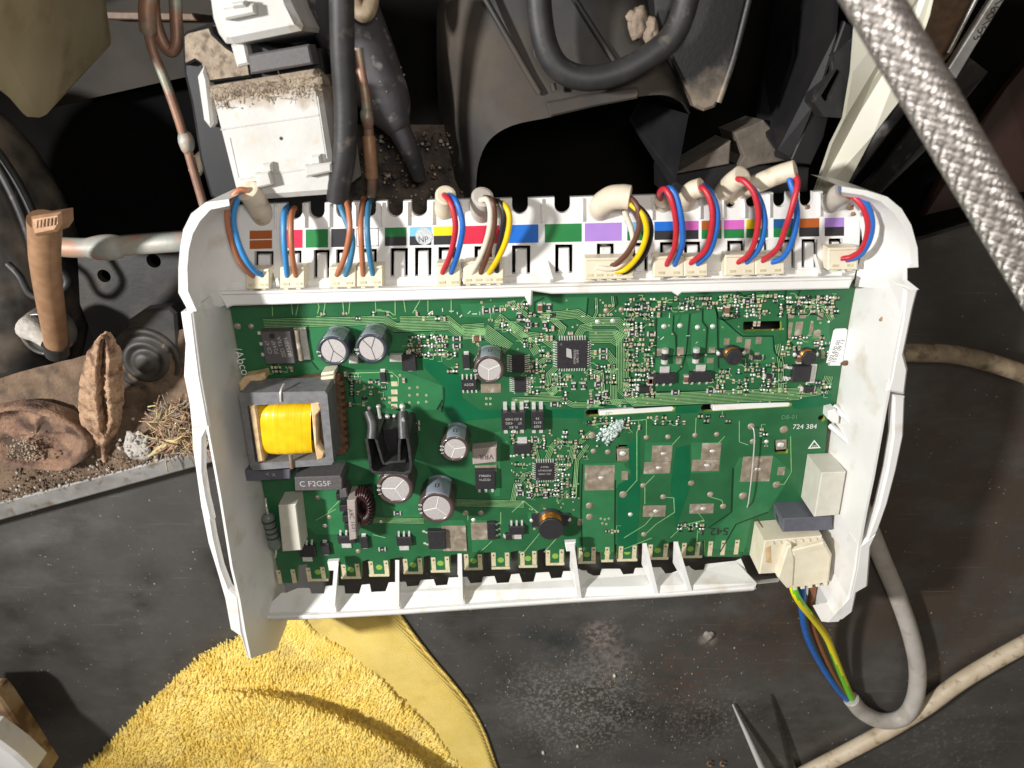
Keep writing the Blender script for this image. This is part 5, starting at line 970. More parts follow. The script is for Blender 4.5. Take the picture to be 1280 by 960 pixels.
# thin copper pipes
cu = thing('copper_pipe', U(215, 130, -10), 'thin tarnished copper pipe with a soldered bulge, left of the white boxes', 'pipe')
P = path([(188, -20, 0), (184, 18, 0), (190, 60, -1), (205, 97, -2), (222, 145, -3), (232, 178, -4), (244, 220, -5), (256, 262, -6), (266, 300, -8)], 8)
MB().tube(P, [2.3 if U(0, 40, 0).y < p.y else 1.35 for p in P], 14).build('tube', K['copper'], cu); MB().ball(U(233, 178, -4), 2.3, 0, 8, (1, 1.5, 1), .2).build('solder_bulge', K['paintpipe'], cu)
tag(MB().tube(path([(190, -25, -6), (193, 20, -6), (203, 52, -6), (214, 64, -6), (221, 52, -6), (220, 20, -6), (218, -25, -6)], 8), 1.75, 14).build('copper_loop', K['copper']), 'small looped copper and grey tube hanging at the top left', 'pipe')
c2 = thing('copper_pipe', U(455, 150, -6), 'short brown copper pipe beside the thick black cable', 'pipe')
MB().tube(path([(447, 60, -3), (452, 90, -3), (458, 130, -3), (462, 180, -4), (465, 225, -6), (464, 245, -8)], 6), 1.5, 14).build('tube', K['copper'], c2); MB().ball(U(459, 148, -3), 2.0, 0, 8, (1, 1.8, 1), .2).build('solder_bulge', K['copper'], c2)
MB().tube(path([(461, 170, -4), (463, 195, -4), (465, 222, -5)], 6), 1.95, 14).build('sleeve', K['crimp'], c2)
tag(MB().tube(path([(244, 214, -10), (252, 199, -8), (264, 190, -8), (284, 186, -10)], 6), 2.1, 14).build('cream_tube', K['sheath']), 'short cream tube curving out behind the white box', 'tube')
tag(MB().tube(path([(440, -20, 0), (446, 8, 1), (455, 18, 2), (463, 6, 1), (464, -20, 0)], 6), 2.2, 14).build('tube_bend', K['sheath_worn']), 'grey-brown tube bend at the top edge beside the black cable', 'tube')
# beige plate and beam at upper left
def tilt(poly, f): return [U(x, y, f(x, y)) for x, y in poly]
tag(MB().slab(tilt([(-60, 40), (-60, -60), (128, -60), (133, 10), (139, 48), (138, 56), (112, 84), (80, 118), (58, 143), (50, 147), (34, 146), (28, 141), (12, 122), (-6, 108)], lambda x, y: -44 + (140 - x) * .42), (-1.5, 0, -3)).build('beige_plate', K['beige']), 'dull beige plastic plate with a pointed lower corner at the top left', 'panel')
tag(MB().slab([U(60, -60, -92), U(270, -60, -92), U(262, 90, -92), U(205, 102, -92), (U(60, 135, -92))], (0, 0, -3)).build('beige_beam', mat('brown_board', (.034, .027, .018), .8, (.022, .017, .012), 60)), 'shadowed brownish board behind the copper loop', 'panel')
tag(MB().prism(pxp([(130, 14), (240, 16), (246, 26), (132, 24)], -84), -91, -84, 0, .4).build('brown_rail', K['phenol']), 'dark brown rail crossing the beige board', 'rail')
# rubber foot, rusty pieces, litter
K['platebase'] = mat('dusty_base_metal', (.013, .0125, .012), .55, (.022, .02, .018), 60, bump=.06, bs=600, c3=(.05, .04, .03), ns3=70, lo3=.5, hi3=.78)
bs_ = MB().holed(pxp([(96, 300), (250, 288), (256, 520), (232, 530), (150, 520), (120, 430), (100, 380)], -30), [[U(x, y, -30) + Vector((r_ * math.cos(2 * math.pi * k / 16), r_ * math.sin(2 * math.pi * k / 16), 0)) for k in range(16)] for x, y, r_ in ((192, 326, 2.6), (240, 330, 2.6), (130, 345, 2.4))], -33, -30)
tag(bs_.build('base_plate', K['platebase']), 'dark dusty sheet metal base with round holes under the painted pipe', 'base plate')
ft = MB(); ft.lathe(U(182, 452, -20), [(13, -5), (13, -1), (12, 0), (10.8, 0), (10.2, -.9), (8.6, -.9), (8, .6), (6.4, 1), (5.8, .2), (4.2, .1), (3.8, 1.4), (2, 1.8), (.2, 1.9)], 32)
ft.prism(pxp([(158, 402), (178, 388), (212, 384), (220, 392), (226, 468), (220, 486), (200, 496), (166, 494), (156, 480)], -21), -27, -21, 0, 1)
tag(ft.build('rubber_foot', K['platebase']), 'ringed black rubber mounting foot left of the tray', 'rubber foot')
m = MB(); rows = []
prof = [(418, 126, 128, 134), (440, 108, 126, 146), (470, 101, 124, 151), (500, 97, 126, 151), (525, 99, 130, 149), (548, 107, 130, 144), (568, 118, 130, 138), (578, 125, 131, 136)]
for fi in range(len(prof) * 8 - 7):
    f = fi / 8; fi /= 2; i = min(int(f), len(prof) - 2); t_ = f - i; y, l, c_, r_ = [prof[i][k] * (1 - t_) + prof[i + 1][k] * t_ for k in range(4)]
    row = []
    for k in range(31):
        u = k / 30; x = l + (c_ - l) * u * 2 if u < .5 else c_ + (r_ - c_) * (u - .5) * 2
        z = 6 + 5.0 * math.sin(math.pi * u) - ((8.5 if fi < 8 or 11 < fi < 17 else 5.5) * math.exp(-((u - .55) / .085) ** 2) if 1 < fi < 19 else 0) - (y - 470) * .17
        p = U(x, y, z - 8); row.append(p + Vector((.35 * noise.noise(p * .7), .35 * noise.noise(p * .7 + Vector((9, 0, 0))), .9 * noise.noise(p * .5) + .55 * noise.noise(p * 1.3) + .3 * noise.noise(p * 3))))
    rows.append(row)
m.loft(rows, 0, True); m.loft([[p + Vector((0, 0, -2.4)) for p in r_] for r_ in rows][::-1], 0, True)
tag(m.build('rusty_pod', K['rust']), 'folded rusty brown strip standing upright with a dark split down it', 'rusty metal')
m = MB(); rows = []
for i in range(9):
    f = i / 8; row = []
    for k in range(60):
        g_ = 2 * math.pi * k / 60; rr_ = [19.4, 19.6, 19, 17.6, 16.6, 14, 11, 7, .1][i] * (1 + .12 * math.cos(g_ * 2 + .6) + .1 * noise.noise(Vector((math.cos(g_), math.sin(g_), 3))) ); z = [-7, -2, .6, .2, -1.8, -4, -4.6, -4.4, -4.2][i] + 1.3 * noise.noise(Vector((math.cos(g_) * 2.2, math.sin(g_) * 2.2, i * .4)))
        row.append(U(36, 549, -10) + Vector((rr_ * math.cos(g_) * 1.0, rr_ * math.sin(g_) * .74, z + .5 * noise.noise(Vector((math.cos(g_) * 3, math.sin(g_) * 3, i))))))
    rows.append(row)
m.loft(rows, 0, True, True); rf = tag(m.build('rusty_cup', mat('dark_rust', (.20, .115, .075), .9, (.29, .175, .11), 150, bump=.7, bs=900, c3=(.07, .04, .028), ns3=140, lo3=.44, hi3=.62)), 'flaking rust-brown cupped foot under the black compressor', 'rusty metal')
m = MB()
for i in range(170): m.ball(U(30 + random.gauss(0, 11), 562 + random.gauss(0, 7), -11 + random.uniform(0, 2)), random.uniform(.15, .6), 0, 4, (1, 1, .6), .9)
m.build('grit', K['dust'], rf, kind='stuff')
m = MB()
for i in range(520):
    x, y = random.uniform(195, 262), random.uniform(505, 568)
    if y > 640 - x * .265 - 3: continue
    a_ = random.uniform(0, 6.28); l_ = random.uniform(2, 7); p = U(x, y, -13 + random.uniform(0, 6)); d = Vector((math.cos(a_), math.sin(a_), random.uniform(-.4, .4)))
    m.tube([p, p + d * l_ * .5 + Vector((0, 0, random.uniform(-.5, 1))), p + d * l_], random.uniform(.12, .35), 4, random.choice([0, 0, 1, 1, 2]))
for i in range(140):
    x, y = random.uniform(200, 250), random.uniform(520, 565); m.ball(U(x, y, -14 + random.uniform(0, 4)), random.uniform(.6, 2.0), random.choice([0, 1]), 4, (1, 1, .7), .9)
tag(m.build('litter_clump', [K['dust'], K['rust'], K['straw']]), 'clump of brown fibres and crumbs heaped against the tray', 'dirt', None)['kind'] = 'stuff'
m = MB()
m.ball(U(172, 558, -14.2), 3.6, 0, 12, (1.3, 1.5, .35), .6)
for i in range(70): m.ball(U(172 + random.gauss(0, 9), 556 + random.gauss(0, 7), -14 + random.uniform(0, 1.5)), random.uniform(.3, .9), 0, 5, (1, 1, .6), .9)
tag(m.build('fluff_lump', K['fluff']), 'small grey-white fluffy lump beside the litter on the sill', 'fluff')
tag(MB().tube(path([(185, 571, -11), (200, 561, -9), (212, 553, -8), (226, 549, -8)], 4), [.3, .5, .8, 1.0, 1.2, 1.4, 1.6, 1.7, 1.7, 1.7, 1.6, 1.3, .6], 6, flat=.4).build('straw_husk', K['straw']), 'pale yellow straw husk lying on the litter', 'straw')
m = MB()
for i in range(900):
    x = random.uniform(0, 250); y = 632 - x * .265 - abs(random.gauss(0, 22)); m.ball(U(x, y, -14.3 - (632 - x * .265 - y) * .02), abs(random.gauss(0, .28)) + .1, random.choice([0, 0, 1]), 4, (1, 1, .7), .9)
for i in range(260): m.ball(U(random.uniform(450, 582), random.uniform(165, 260), -30 + random.uniform(0, 1.5)), abs(random.gauss(0, .3)) + .1, random.choice([0, 0, 1]), 4, (1, 1, .7), .9)
m.build('gravel_dirt', [K['dirt'], K['crumb']], kind='stuff')
# ------------------------------------------------------------------ white relay boxes and their bracket
bk = MB(); bk.prism(pxp([(226, 45), (232, 39), (268, 26), (300, 40), (340, 60), (400, 60), (408, 110), (408, 236), (286, 262), (262, 246), (249, 200), (238, 130), (229, 92)], 2), -30, 2, 0, 1)
bk.prism(pxp([(228, 44), (234, 39), (262, 32), (266, 42), (283, 58), (311, 76), (314, 96), (262, 103), (254, 96), (250, 80), (244, 76), (232, 82), (229, 78)], 5), 0, 5, 0, .6, 1)
tag(bk.build('box_bracket', [K['blackplastic'], K['dust']]), 'dusty black mounting bracket behind the two white boxes', 'bracket')
def relay(name, label, face, z, clips):
    c_ = U(sum(p[0] for p in face) / len(face), sum(p[1] for p in face) / len(face), -20)
    t = thing(name, c_, label, 'relay box', 'white boxes on the bracket')
    MB().prism(pxp(face, z), -25, z, 0, 1.6).build('cover', K['relay_dirty' if z == 12 else 'relay'], t)
    for cl in clips:
        MB().prism(pxp(cl, z + 3), z - 1, z + 3, 0, .5).build('clip', K['relay'], t)
    return t
rb = relay('relay_box', 'larger lower white box with brown dust along its top edge', [(263, 118), (267, 112), (386, 96), (395, 99), (401, 112), (407, 150), (421, 243), (300, 252), (293, 236)], 12, [[(318, 217), (336, 214), (341, 231), (321, 236)], [(380, 207), (414, 203), (415, 215), (382, 222)]])
MB().prism(pxp([(258, 108), (392, 86), (402, 100), (404, 108), (392, 101), (266, 118)], 9), -25, 9, 0, 1).build('dusty_edge', K['dust'], rb)
mm = MB()
for i in range(900):
    x, y = random.uniform(264, 402), abs(random.gauss(0, 9)); mm.ball(U(x, 112 - (x - 264) * .11 + y, 12.1), random.uniform(.12, .55) * (1 if y < 9 else .6), 0, 4, (1, random.uniform(.6, 1.5), .35), .9)
mm.build('dust_layer', K['dust'], rb, kind='stuff')
for x, y in ((333, 205), (394, 195)): MB().prism(pxp([(x - 6, y), (x + 6, y - 2), (x + 8, y + 11), (x - 8, y + 13)], 14), 11, 14, 0, .6).build('clip_foot', K['relay'], rb)
for a_, b_ in (((276, 162), (398, 144)), ((300, 224), (410, 207)), ((397, 120), (409, 198)), ((287, 172), (298, 222))): MB().tube([U(*a_, 12), U(*b_, 12)], .22, 6).build('moulded_line', K['relay'], rb)
MB().lathe(U(351.5, 173, 12.02), [(.5, 0), (.5, .05)], 10, 0, False).build('pin_hole', K['ink'], rb)
MB().prism(pxp([(246, 96), (254, 82), (260, 100), (266, 155), (262, 160), (254, 150)], 6), -20, 6, 0, .8).build('side_lug', K['relay'], rb)
rb2 = relay('relay_box', 'upper white box cut by the top edge of the picture', [(256, -40), (352, -40), (362, 2), (377, 32), (375, 38), (340, 45), (290, 55), (280, 54), (271, 42), (264, 22)], 14, [[(277, 10), (317, 4), (319, 17), (281, 25)]])
MB().prism(pxp([(288, 3), (305, 0), (307, 8), (290, 10)], 18), 13, 18, 0, .5).build('clip_foot', K['relay'], rb2)
MB().prism(pxp([(288, 56), (306, 50), (312, 80), (296, 84)], 6), -20, 6, 0, .6).build('neck', K['relay'], rb2)
tag(MB().prism(pxp([(309, 68), (386, 55), (391, 80), (313, 93)], 10), 3, 10, 0, .5).build('black_bar', K['chipgrey']), 'dark grey bar between the two white boxes', 'bar')
m = MB()
for i in range(70):
    x, y = random.uniform(262, 402), random.uniform(95, 112) + abs(random.gauss(0, 6)) ; a_ = random.uniform(0, 6.28); p = U(x, y - (x - 262) * .11 + 12, 12.6); d = Vector((math.cos(a_), math.sin(a_), .1))
    m.tube([p, p + d * 1.2, p + d * 2.2 + Vector((0, 0, .3))], .08, 4)
m.build('dust_fibre', K['dust'], rb, kind='stuff')
# filter drier
A, B = U(392, -60, -16), U(496, 156, -9); ax = (B - A).normalized(); q_ = ax.to_track_quat('Z', 'Y').to_matrix(); Ld = (B - A).length
dr_ = thing('filter_drier', A, 'grey-purple tapering metal canister pointing down to the right behind the black cable', 'canister')
MB().lathe(A, [(0, 0), (11.5, .2), (10.8, Ld * .35), (9.4, Ld * .62), (8.2, Ld * .80), (7.2, Ld * .90), (5.8, Ld * .96), (4.4, Ld), (3.6, Ld + 2)], 36, 0, True, q_).build('body', K['drier'], dr_)
MB().tube([B + ax * .5, U(508, 180, -10), U(517, 200, -14), U(524, 222, -18)], [3.6, 3.2, 2.8, 2.2], 16).build('outlet_tube', K['drier'], dr_)
m = MB()
for i in range(26):
    f = random.uniform(.1, .85); g_ = random.uniform(0, 6.28); rv = 11.4 - .7 * min(f, .35) / .35 - 5.5 * max(0, f - .35); q = q_ @ Vector((rv * math.cos(g_), rv * math.sin(g_), Ld * f)); m.ball(A + q, random.uniform(.15, .4), 0, 5, (1, 1, .5), .6)
m.build('verdigris', mat('verdigris', (.17, .32, .28), .8, (.3, .33, .3), 600), dr_, kind='stuff')
# ------------------------------------------------------------------ black air duct and the plastic around it
du = thing('air_duct', U(700, 120, -40), 'dusty black plastic air duct with a wide dark arched mouth', 'duct')
mouth = [(594, 264, -22), (595, 235, -18), (598, 205, -13), (611, 176, -9), (640, 157, -6), (690, 146, -5), (745, 133, -5), (797, 121, -5), (832, 119, -6), (853, 128, -9), (863, 143, -13)]
m1 = [(582, 246, -27), (581, 211, -21), (583, 171, -15), (599, 139, -10), (630, 121, -7), (678, 114, -6), (730, 104, -6), (782, 94, -6), (820, 94, -7), (845, 109, -10), (862, 137, -15)]
m2 = [(572, 230, -32), (569, 190, -25), (571, 140, -18), (590, 102, -12), (622, 86, -8), (667, 82, -7), (716, 74, -7), (766, 66, -7), (807, 69, -8), (837, 90, -12), (861, 131, -18)]
m3 = [(558, 205, -42), (555, 130, -33), (558, 66, -25), (576, 30, -17), (606, 10, -13), (644, 4, -11), (694, -4, -10), (740, -12, -10), (783, -6, -12), (820, 30, -18), (859, 115, -28)]
m4 = [(552, 190, -50), (546, 90, -42), (548, -10, -34), (566, -50, -26), (592, -72, -20), (630, -80, -16), (682, -88, -15), (726, -94, -15), (770, -84, -18), (808, -40, -26), (856, 100, -40)]
rows = [crom([U(*p) for p in r_], 4) for r_ in (mouth, m1, m2, m3, m4)]
full = []
for k in range(len(rows[0])): full.append(crom([r_[k] for r_ in rows], 5))
m = MB(); m.loft(full, 0, True); full2 = [[p + Vector((0, -.2, -1.8)) for p in c_] for c_ in full]; m.loft(full2[::-1], 0, True)
m.loft([[c_[0] for c_ in full], [c_[0] for c_ in full2]], 0, False); m.build('shell', K['dusty'], du)
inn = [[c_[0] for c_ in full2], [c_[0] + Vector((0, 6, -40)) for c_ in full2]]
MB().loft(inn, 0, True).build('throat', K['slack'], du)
MB().slab([U(861, 143, -9), U(845, 225, -16), U(838, 232, -20), U(786, 150, -50), U(800, 125, -50)], (0, 0, -1.5)).build('throat_side', K['blackplastic'], du)
for pts in ([(596, -20, -9), (635, 48, -6.5), (656, 85, -5.5), (675, 117, -4.6)], [(700, -30, -9.5), (736, 27, -7.5), (765, 72, -5.8), (781, 97, -4.8)]):
    MB().tube(path(pts, 6), .9, 8).build('seam_ridge', K['dusty'], du)
MB().prism(pxp([(683, 128), (740, 117), (797, 109), (800, 116), (797, 123), (740, 134), (688, 146)], -2), -5, -2, 0, .5).build('mouth_flange', K['dusty'], du)
for x, y in ((691, 104), (668, 62)): MB().tube([U(x, y, -2), U(x + 2, y + 9, -2)], .8, 8).build('moulded_tick', K['dusty'], du)
tag(MB().tube(path([(672, -40, 6), (675, 20, 6), (684, 62, 6), (702, 88, 6), (735, 98, 6), (775, 90, 6), (815, 68, 6), (846, 36, 6), (866, -30, 6)], 8), 3.4, 18).build('looped_cable', K['rubber']), 'thick black cable hanging in a loop over the air duct', 'cable')
m = MB(); m.prism(pxp([(812, -60), (942, -60), (934, 0), (917, 70), (900, 124), (894, 134), (880, 139), (868, 133), (862, 118), (838, 70), (820, 20)], -6), -60, -6, 0, .8)
m.tube(path([(936, 0, -5), (918, 70, -5), (898, 128, -5)], 4), 1.0, 8)
fm_ = smear(mat('housing_plastic', (.012, .012, .014), .45, (.02, .019, .019), 60, bump=.05, bs=900), U(884, 140, -6), U(878, 70, -6), (.19, .15, .11), 200, 1.9, 2.6)
fc_ = tag(m.build('fan_housing', fm_), 'black sloping fan housing beside the duct with dust in its lower corner', 'housing')
for x, y, r_, sq in ((798, 28, 2.6, (1, 1.5, .7)), (814, 40, 2.4, (.9, 1.6, .7)), (790, 20, 1.5, (1, 1, .7))):
    tag(MB().ball(U(x, y, 1), r_, 0, 8, sq, .5).build('pebble', mat('pebble', (.30, .23, .17), .9, (.2, .155, .115), 400, bump=.3)), {798: 'upper pale crumb of grit lodged beside the looped black cable', 814: 'lower pale crumb of grit touching the looped black cable', 790: 'smallest pale crumb of grit at the top of the duct'}[x], 'grit')
# right black panel with its loop bracket
bp_ = thing('slotted_casing', U(980, 120, -40), 'smooth blue-black plastic panel with a slotted bracket on its right edge', 'panel')
MB().slab([U(1052, -60, 0), U(1046, 40, -2), U(1041, 68, -3), U(1018, 130, -6), U(990, 198, -9), U(972, 188, -14), U(948, 152, -30), (U(955, 100, -45)), U(985, -60, -55)], (0, 0, -3)).build('face', K['blackplastic'], bp_)
MB().prism(pxp([(1018, 132), (1036, 146), (1030, 172), (1014, 206), (990, 204), (989, 199)], -8), -26, -8, 0, .4).build('lower_cheek', K['blackplastic'], bp_)
MB().holed(pxp([(1042, 68), (1066, 48), (1070, 66), (1080, 92), (1070, 118), (1058, 148), (1030, 146), (1018, 128), (1020, 118), (1044, 90)], 0), [pxp([(1046, 86), (1051, 90), (1036, 124), (1031, 127), (1026, 120)], 0)], -8, 0).build('slotted_bracket', K['rubber'], bp_)
MB().prism(pxp([(1042, 66), (1056, 26), (1075, 40), (1068, 60)], -1), -20, -1, 0, .4).build('arm', K['blackplastic'], bp_)
lg = thing('dusty_ledge', U(930, 190, -30), 'dust covered black ledge in the recess above the cables', 'ledge')
for p in ([(914, 176), (880, 196), (842, 218), (912, 205)], [(918, 166), (955, 150), (968, 165), (988, 200), (950, 206), (918, 216), (930, 196)]):
    MB().prism(pxp(p, -24), -44, -24, 0, .4, 0).build('shelf', mat('ledge_dust', (.10, .082, .066), .9, (.15, .122, .095), 200, bump=.2, bs=900), lg)
MB().prism(pxp([(840, 219), (914, 205), (990, 208), (1012, 210), (1010, 240), (840, 250)], -26), -60, -26, 0, .4).build('front_face', K['blackplastic'], lg)
# yellowed panel, seals, marked steel strip, wood
tag(MB().slab([U(1078, -60, 9), U(1180, -60, 9), U(1162, 20, 8), U(1126, 124, 4), (U(1092, 168, 2)), U(1046, 256, -8), U(1014, 256, -8), U(1040, 180, 0), U(1056, 148, 2), U(1066, 90, 5)], (0, 0, -2)).build('yellowed_panel', K['offwhite']), 'off-white panel with yellow-brown stained rims behind the steel hose', 'panel')
sl = thing('seal_strip', U(1110, 190, -40), 'black rubber sealing strip beside the off-white panel', 'seal')
MB().tube([U(1195, 20, -20), U(1128, 128, -24), U(1042, 244, -36)], 2.6, 10).build('seal', K['rubber'], sl)
MB().slab([U(1210, 70, -40), U(1145, 155, -42), U(1100, 212, -46), U(1060, 250, -48), U(1080, 262, -52), U(1155, 190, -48), U(1235, 90, -44)], (0, 0, -2)).build('backing', K['rubber'], sl)
ss = thing('steel_strip', U(1215, 60, -10), 'bare steel strip stamped with a row of figures at the top right', 'metal strip')
MB().prism(pxp([(1268, -20), (1253, -20), (1186, 86), (1196, 98), (1216, 64)], -6), -9, -6, 0, .3).build('strip', K['steel'], ss)
for i, ch_ in enumerate('160153'):
    text(ch_, 1248 - i * 5.3, 3 + i * 8.6, -5.9, 3.4, K['ink'], ss, R(-57), name='stamped_figure')
tag(MB().tube([U(1230, -20, -4), U(1185, 66, -6)], .7, 6).build('edge_trim', K['steel']), 'thin bright metal edge left of the stamped strip', 'trim')
tag(MB().slab([U(1160, -60, -10), U(1250, -60, -10), U(1190, 66, -14), U(1150, 110, -18)], (0, 0, -2)).build('brown_strip', K['phenol']), 'dim brown frame piece between the panel and the stamped strip', 'strip')
wd = thing('wood_panel', U(1260, 330, -40), 'very dark reddish wooden side panel at the right edge', 'panel')
MB().slab([U(1300, 60, -44), U(1258, 110, -44), U(1180, 215, -44), U(1150, 280, -46), U(1290, 600, -24.6), U(1420, 600, -20), U(1420, 60, -40)], (0, 0, -3)).build('board', K['wood'], wd)
# ------------------------------------------------------------------ yellow towel
tw = thing('yellow_towel', U(370, 880, FZ), 'yellow terry towel with a smooth ribbed hem under the lower left corner of the tray', 'towel')
LFT = [(80, 990), (118, 950), (160, 906), (205, 862), (250, 824), (300, 797), (330, 785), (352, 775), (365, 765)]
MIDL = [(600, 990), (565, 950), (540, 918), (505, 884), (470, 850), (440, 824), (412, 806), (388, 792), (372, 775)]
RGT = [(632, 990), (620, 955), (606, 915), (588, 882), (562, 848), (540, 822), (520, 796), (505, 775), (492, 756)]
def tz(x, y):
    fold = 0.0
    # upper lip of the doubled layer, an arc from (318,866) to (560,975)
    xr, yr = x - 318, y - 866
    d = yr - (.12 * xr + .0014 * xr * xr)
    if x > 250: fold = 10.0 / (1 + math.exp(-(d - 4) / 2.2)) * min(1, max(0, (x - 250) / 90)) * math.exp(-max(0, d - 10) / 130)
    big = 1.5 * noise.noise(Vector((x * .012, y * .012, 1.5))) + 4.0 * math.exp(-((x - 280) / 110) ** 2 - ((y - 870) / 55) ** 2)
    return FZ + 3 + big + fold
m = MB(); rows = []; nv = 70
LP, MP = crom([Vector((*p, 0)) for p in LFT], 8), crom([Vector((*p, 0)) for p in MIDL], 8)
for a_, b_ in zip(LP, MP):
    row = []
    for i in range(nv + 1):
        f = i / nv; x, y = a_.x + (b_.x - a_.x) * f, a_.y + (b_.y - a_.y) * f
        ed = min(1, f * 12); z = FZ + .4 + (tz(x, y) - FZ - .4) * math.sin(ed * math.pi / 2); row.append(U(x, y, z))
    rows.append(row)
m.loft(rows, 0, True); tb_ = m.build('terry_side', K['terry'], tw)
ribm = mat('yellow_weave', (.90, .69, .20), .9, (.84, .62, .15), 120, bump=.02, bs=2500, c3=(.62, .46, .17), ns3=60, lo3=.58, hi3=.78)
_nt = ribm.node_tree; _b = _nt.nodes['Principled BSDF']; _w = _nt.nodes.new('ShaderNodeTexWave'); _w.inputs['Scale'].default_value = 330; _w.inputs['Distortion'].default_value = 1.2; _w.inputs['Detail Scale'].default_value = 2
_mp = _nt.nodes.new('ShaderNodeMapping'); _mp.inputs['Rotation'].default_value = (0, 0, R(-35)); _g = [n for n in _nt.nodes if n.type == 'NEW_GEOMETRY'][0]
_nt.links.new(_g.outputs['Position'], _mp.inputs[0]); _nt.links.new(_mp.outputs[0], _w.inputs['Vector']); _bp = _nt.nodes.new('ShaderNodeBump'); _bp.inputs['Strength'].default_value = 1; _bp.inputs['Distance'].default_value = .00022
_nt.links.new(_w.outputs['Fac'], _bp.inputs['Height']); _nt.links.new(_bp.outputs[0], _b.inputs['Normal'])
m = MB(); rows = []; RP = crom([Vector((*p, 0)) for p in RGT], 8)
for a_, b_ in zip(MP, RP):
    row = []
    for i in range(31):
        f = i / 30; x, y = a_.x + (b_.x - a_.x) * f - 3 * (1 - f), a_.y + (b_.y - a_.y) * f
        z = FZ + .3 + 2.6 * math.sin(min(1, (1 - f) * 7) * math.pi / 2) + .9 * noise.noise(Vector((x * .02, y * .02, 4))) * min(1, (1 - f) * 5) - .6 * (f < .03)
        row.append(U(x, y, max(FZ + .15, z)))
    rows.append(row)
m.loft(rows, 0, True); m.loft([[p + Vector((0, 0, -.9)) for p in r_] for r_ in rows][::-1], 0, True); m.build('hem', ribm, tw, 'smooth ribbed hem')
m = MB(); bp = [c_ for c_ in RP]
for i in range(len(RP) * 6):
    f = i / (len(RP) * 6) * (len(RP) - 1); k = int(f); p = RP[k].lerp(RP[min(k + 1, len(RP) - 1)], f - k)
    m.ball(U(p.x - 1.5, p.y, FZ + 1.0), .75, 0, 4, (1, 1, .8), .4)
m.build('stitched_edge', ribm, tw, kind='stuff')
pl_ = MB(); cnt = 0
def pile(x, y, f):
    ed = min(1, f * 12); z = FZ + .4 + (tz(x, y) - FZ - .4) * math.sin(ed * math.pi / 2)
    p = U(x, y, z); a_ = 1.15 + 1.1 * noise.noise(Vector((x * .012, y * .012, 0))) + random.gauss(0, .28)
    d = Vector((math.cos(a_), math.sin(a_), 0)); s_ = Vector((-d.y, d.x, 0)); L_ = random.uniform(2.2, 3.8); h_ = random.uniform(.5, 1.25)
    b_ = random.gauss(0, .5)
    P = [p, p + d * L_ * .35 + Vector((0, 0, h_ * .8)) + s_ * b_ * .5, p + d * L_ * .75 + Vector((0, 0, h_)) + s_ * b_, p + d * L_ * 1.0 + Vector((0, 0, h_ * .55)) + s_ * (b_ + .35), p + d * L_ * .85 + Vector((0, 0, .1)) + s_ * (b_ + .6)]
    pl_.tube(P, random.uniform(.24, .34), 4, 0, False)
while cnt < 16000:
    i = random.random() ** .9 * (len(LP) - 1); k = int(i); t_ = i - k
    a_ = LP[k].lerp(LP[min(k + 1, len(LP) - 1)], t_); b_ = MP[k].lerp(MP[min(k + 1, len(MP) - 1)], t_); f = random.random() * .995
    if random.random() > (b_ - a_).length / 520 + .04: continue
    pile(a_.x + (b_.x - a_.x) * f, a_.y + (b_.y - a_.y) * f, f); cnt += 1
pl_.build('terry_loops', K['terry'], tb_, kind='stuff')
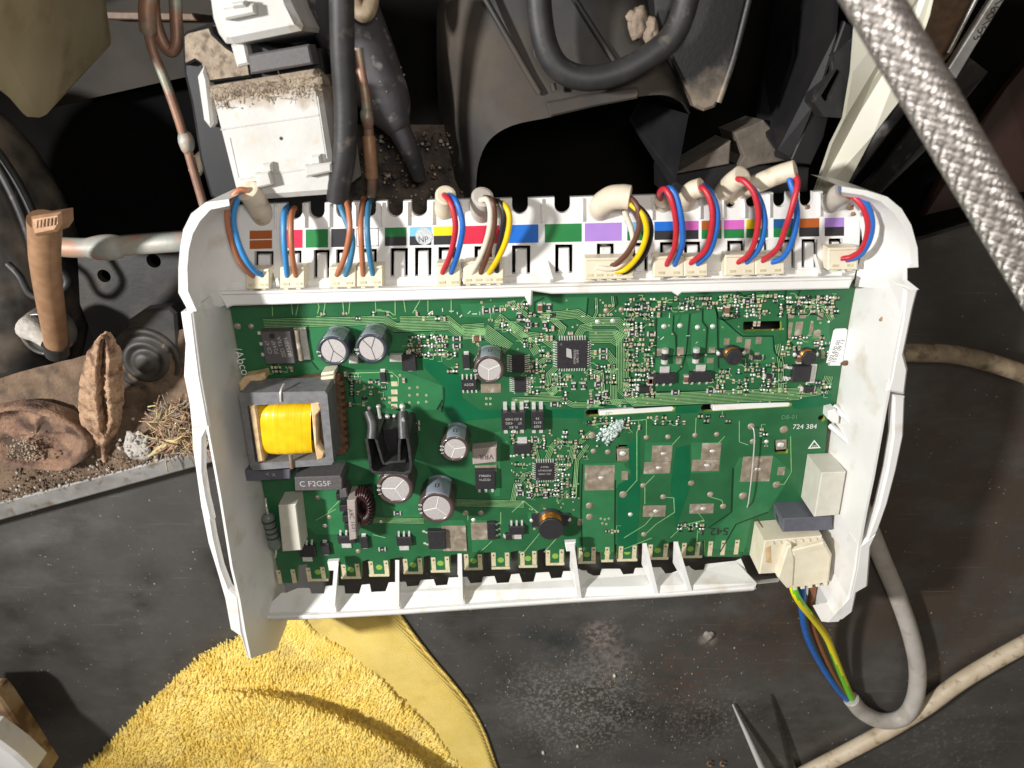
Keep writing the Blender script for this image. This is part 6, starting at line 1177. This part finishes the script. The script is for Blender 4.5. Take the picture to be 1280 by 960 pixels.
# ------------------------------------------------------------------ pointed tools, white cover at the corner, crumbs
tz_ = thing('tweezers', U(950, 920, FZ), 'pointed steel tool on the floor whose two thin tips enter from the bottom edge', 'tweezers')
MB().tube([U(916, 881, FZ + 2), U(932, 915, FZ + 4), U(953, 962, FZ + 8), U(985, 1040, FZ + 14)], [.35, 1.0, 1.5, 1.9], 12).build('bright_tip', K['chrome'], tz_)
MB().tube([U(964, 868, FZ + 1.2), U(975, 905, FZ + 2), U(992, 965, FZ + 3), U(1012, 1040, FZ + 5)], [.25, .9, 1.7, 2.2], 12).build('dark_tip', K['darksteel'], tz_)
wc = thing('white_cover', U(0, 950, 10), 'white and tan plastic edge poking in at the bottom left corner', 'cover')
MB().prism(pxp([(-60, 868), (-6, 866), (2, 876), (28, 915), (61, 966), (-60, 990)], -4), -12, -4, 0, 1).build('flange', mat('tan_plastic', s2l(172, 150, 116), .5, s2l(140, 112, 78), 60, c3=s2l(96, 70, 44), ns3=90), wc)
MB().prism(pxp([(-60, 915), (-14, 920), (0, 930), (20, 945), (42, 966), (-60, 1010)], 6), -4, 6, 0, 1.5).build('top', K['white'], wc)
m = MB()
for i in range(1300):
    t = random.random()
    if t < .72: x, y = random.gauss(760, 85), random.gauss(865, 55)
    else: x, y = random.uniform(20, 1270), random.uniform(650, 955)
    if x < 600 and y > 1060 - x * .5: continue
    m.ball(U(x, y, FZ + .15), abs(random.gauss(0, .14)) + .06, random.choice([0, 0, 1]), 4, (1, random.uniform(.6, 1.6), .6), .9)
m.build('floor_crumb', [K['crumb'], K['dust']], kind='stuff')
for x, y, r_, lb in ((768, 845, .8, 'white crumb on the scuffed floor below the tray'), (722, 933, .75, 'pale crumb near the bottom edge of the floor'), (679, 941, .8, 'pale crumb left of the other near the bottom edge')):
    tag(MB().ball(U(x, y, FZ + .5), r_, 0, 7, (.8, 1.2, .8), .5).build('crumb', mat('pale_crumb', (.62, .57, .46), .7)), lb, 'crumb')
m = MB(); m.ball(U(886, 795, FZ + .3), 2.6, 0, 8, (1, 1, .25), .5); m.ball(U(888, 796, FZ + .8), 1.2, 0, 6, (1, 1, .5), .5); tag(m.build('dried_drip', mat('drip', (.2, .18, .155), .7, (.32, .29, .25), 500)), 'round dried drip mark on the floor below the mains plug', 'drip')
for x, lb in ((887, 'left curled rusty shaving at the bottom edge of the floor'), (903, 'right curled rusty shaving at the bottom edge of the floor')):
    P = [U(x, 953, FZ + .8) + Vector((1.2 * math.cos(t_ * .6), 1.3 * math.sin(t_ * .6), .12 * t_)) for t_ in range(10)]
    tag(MB().tube(P, .4, 6).build('metal_shaving', K['rust']), lb, 'shaving')
flush_text()
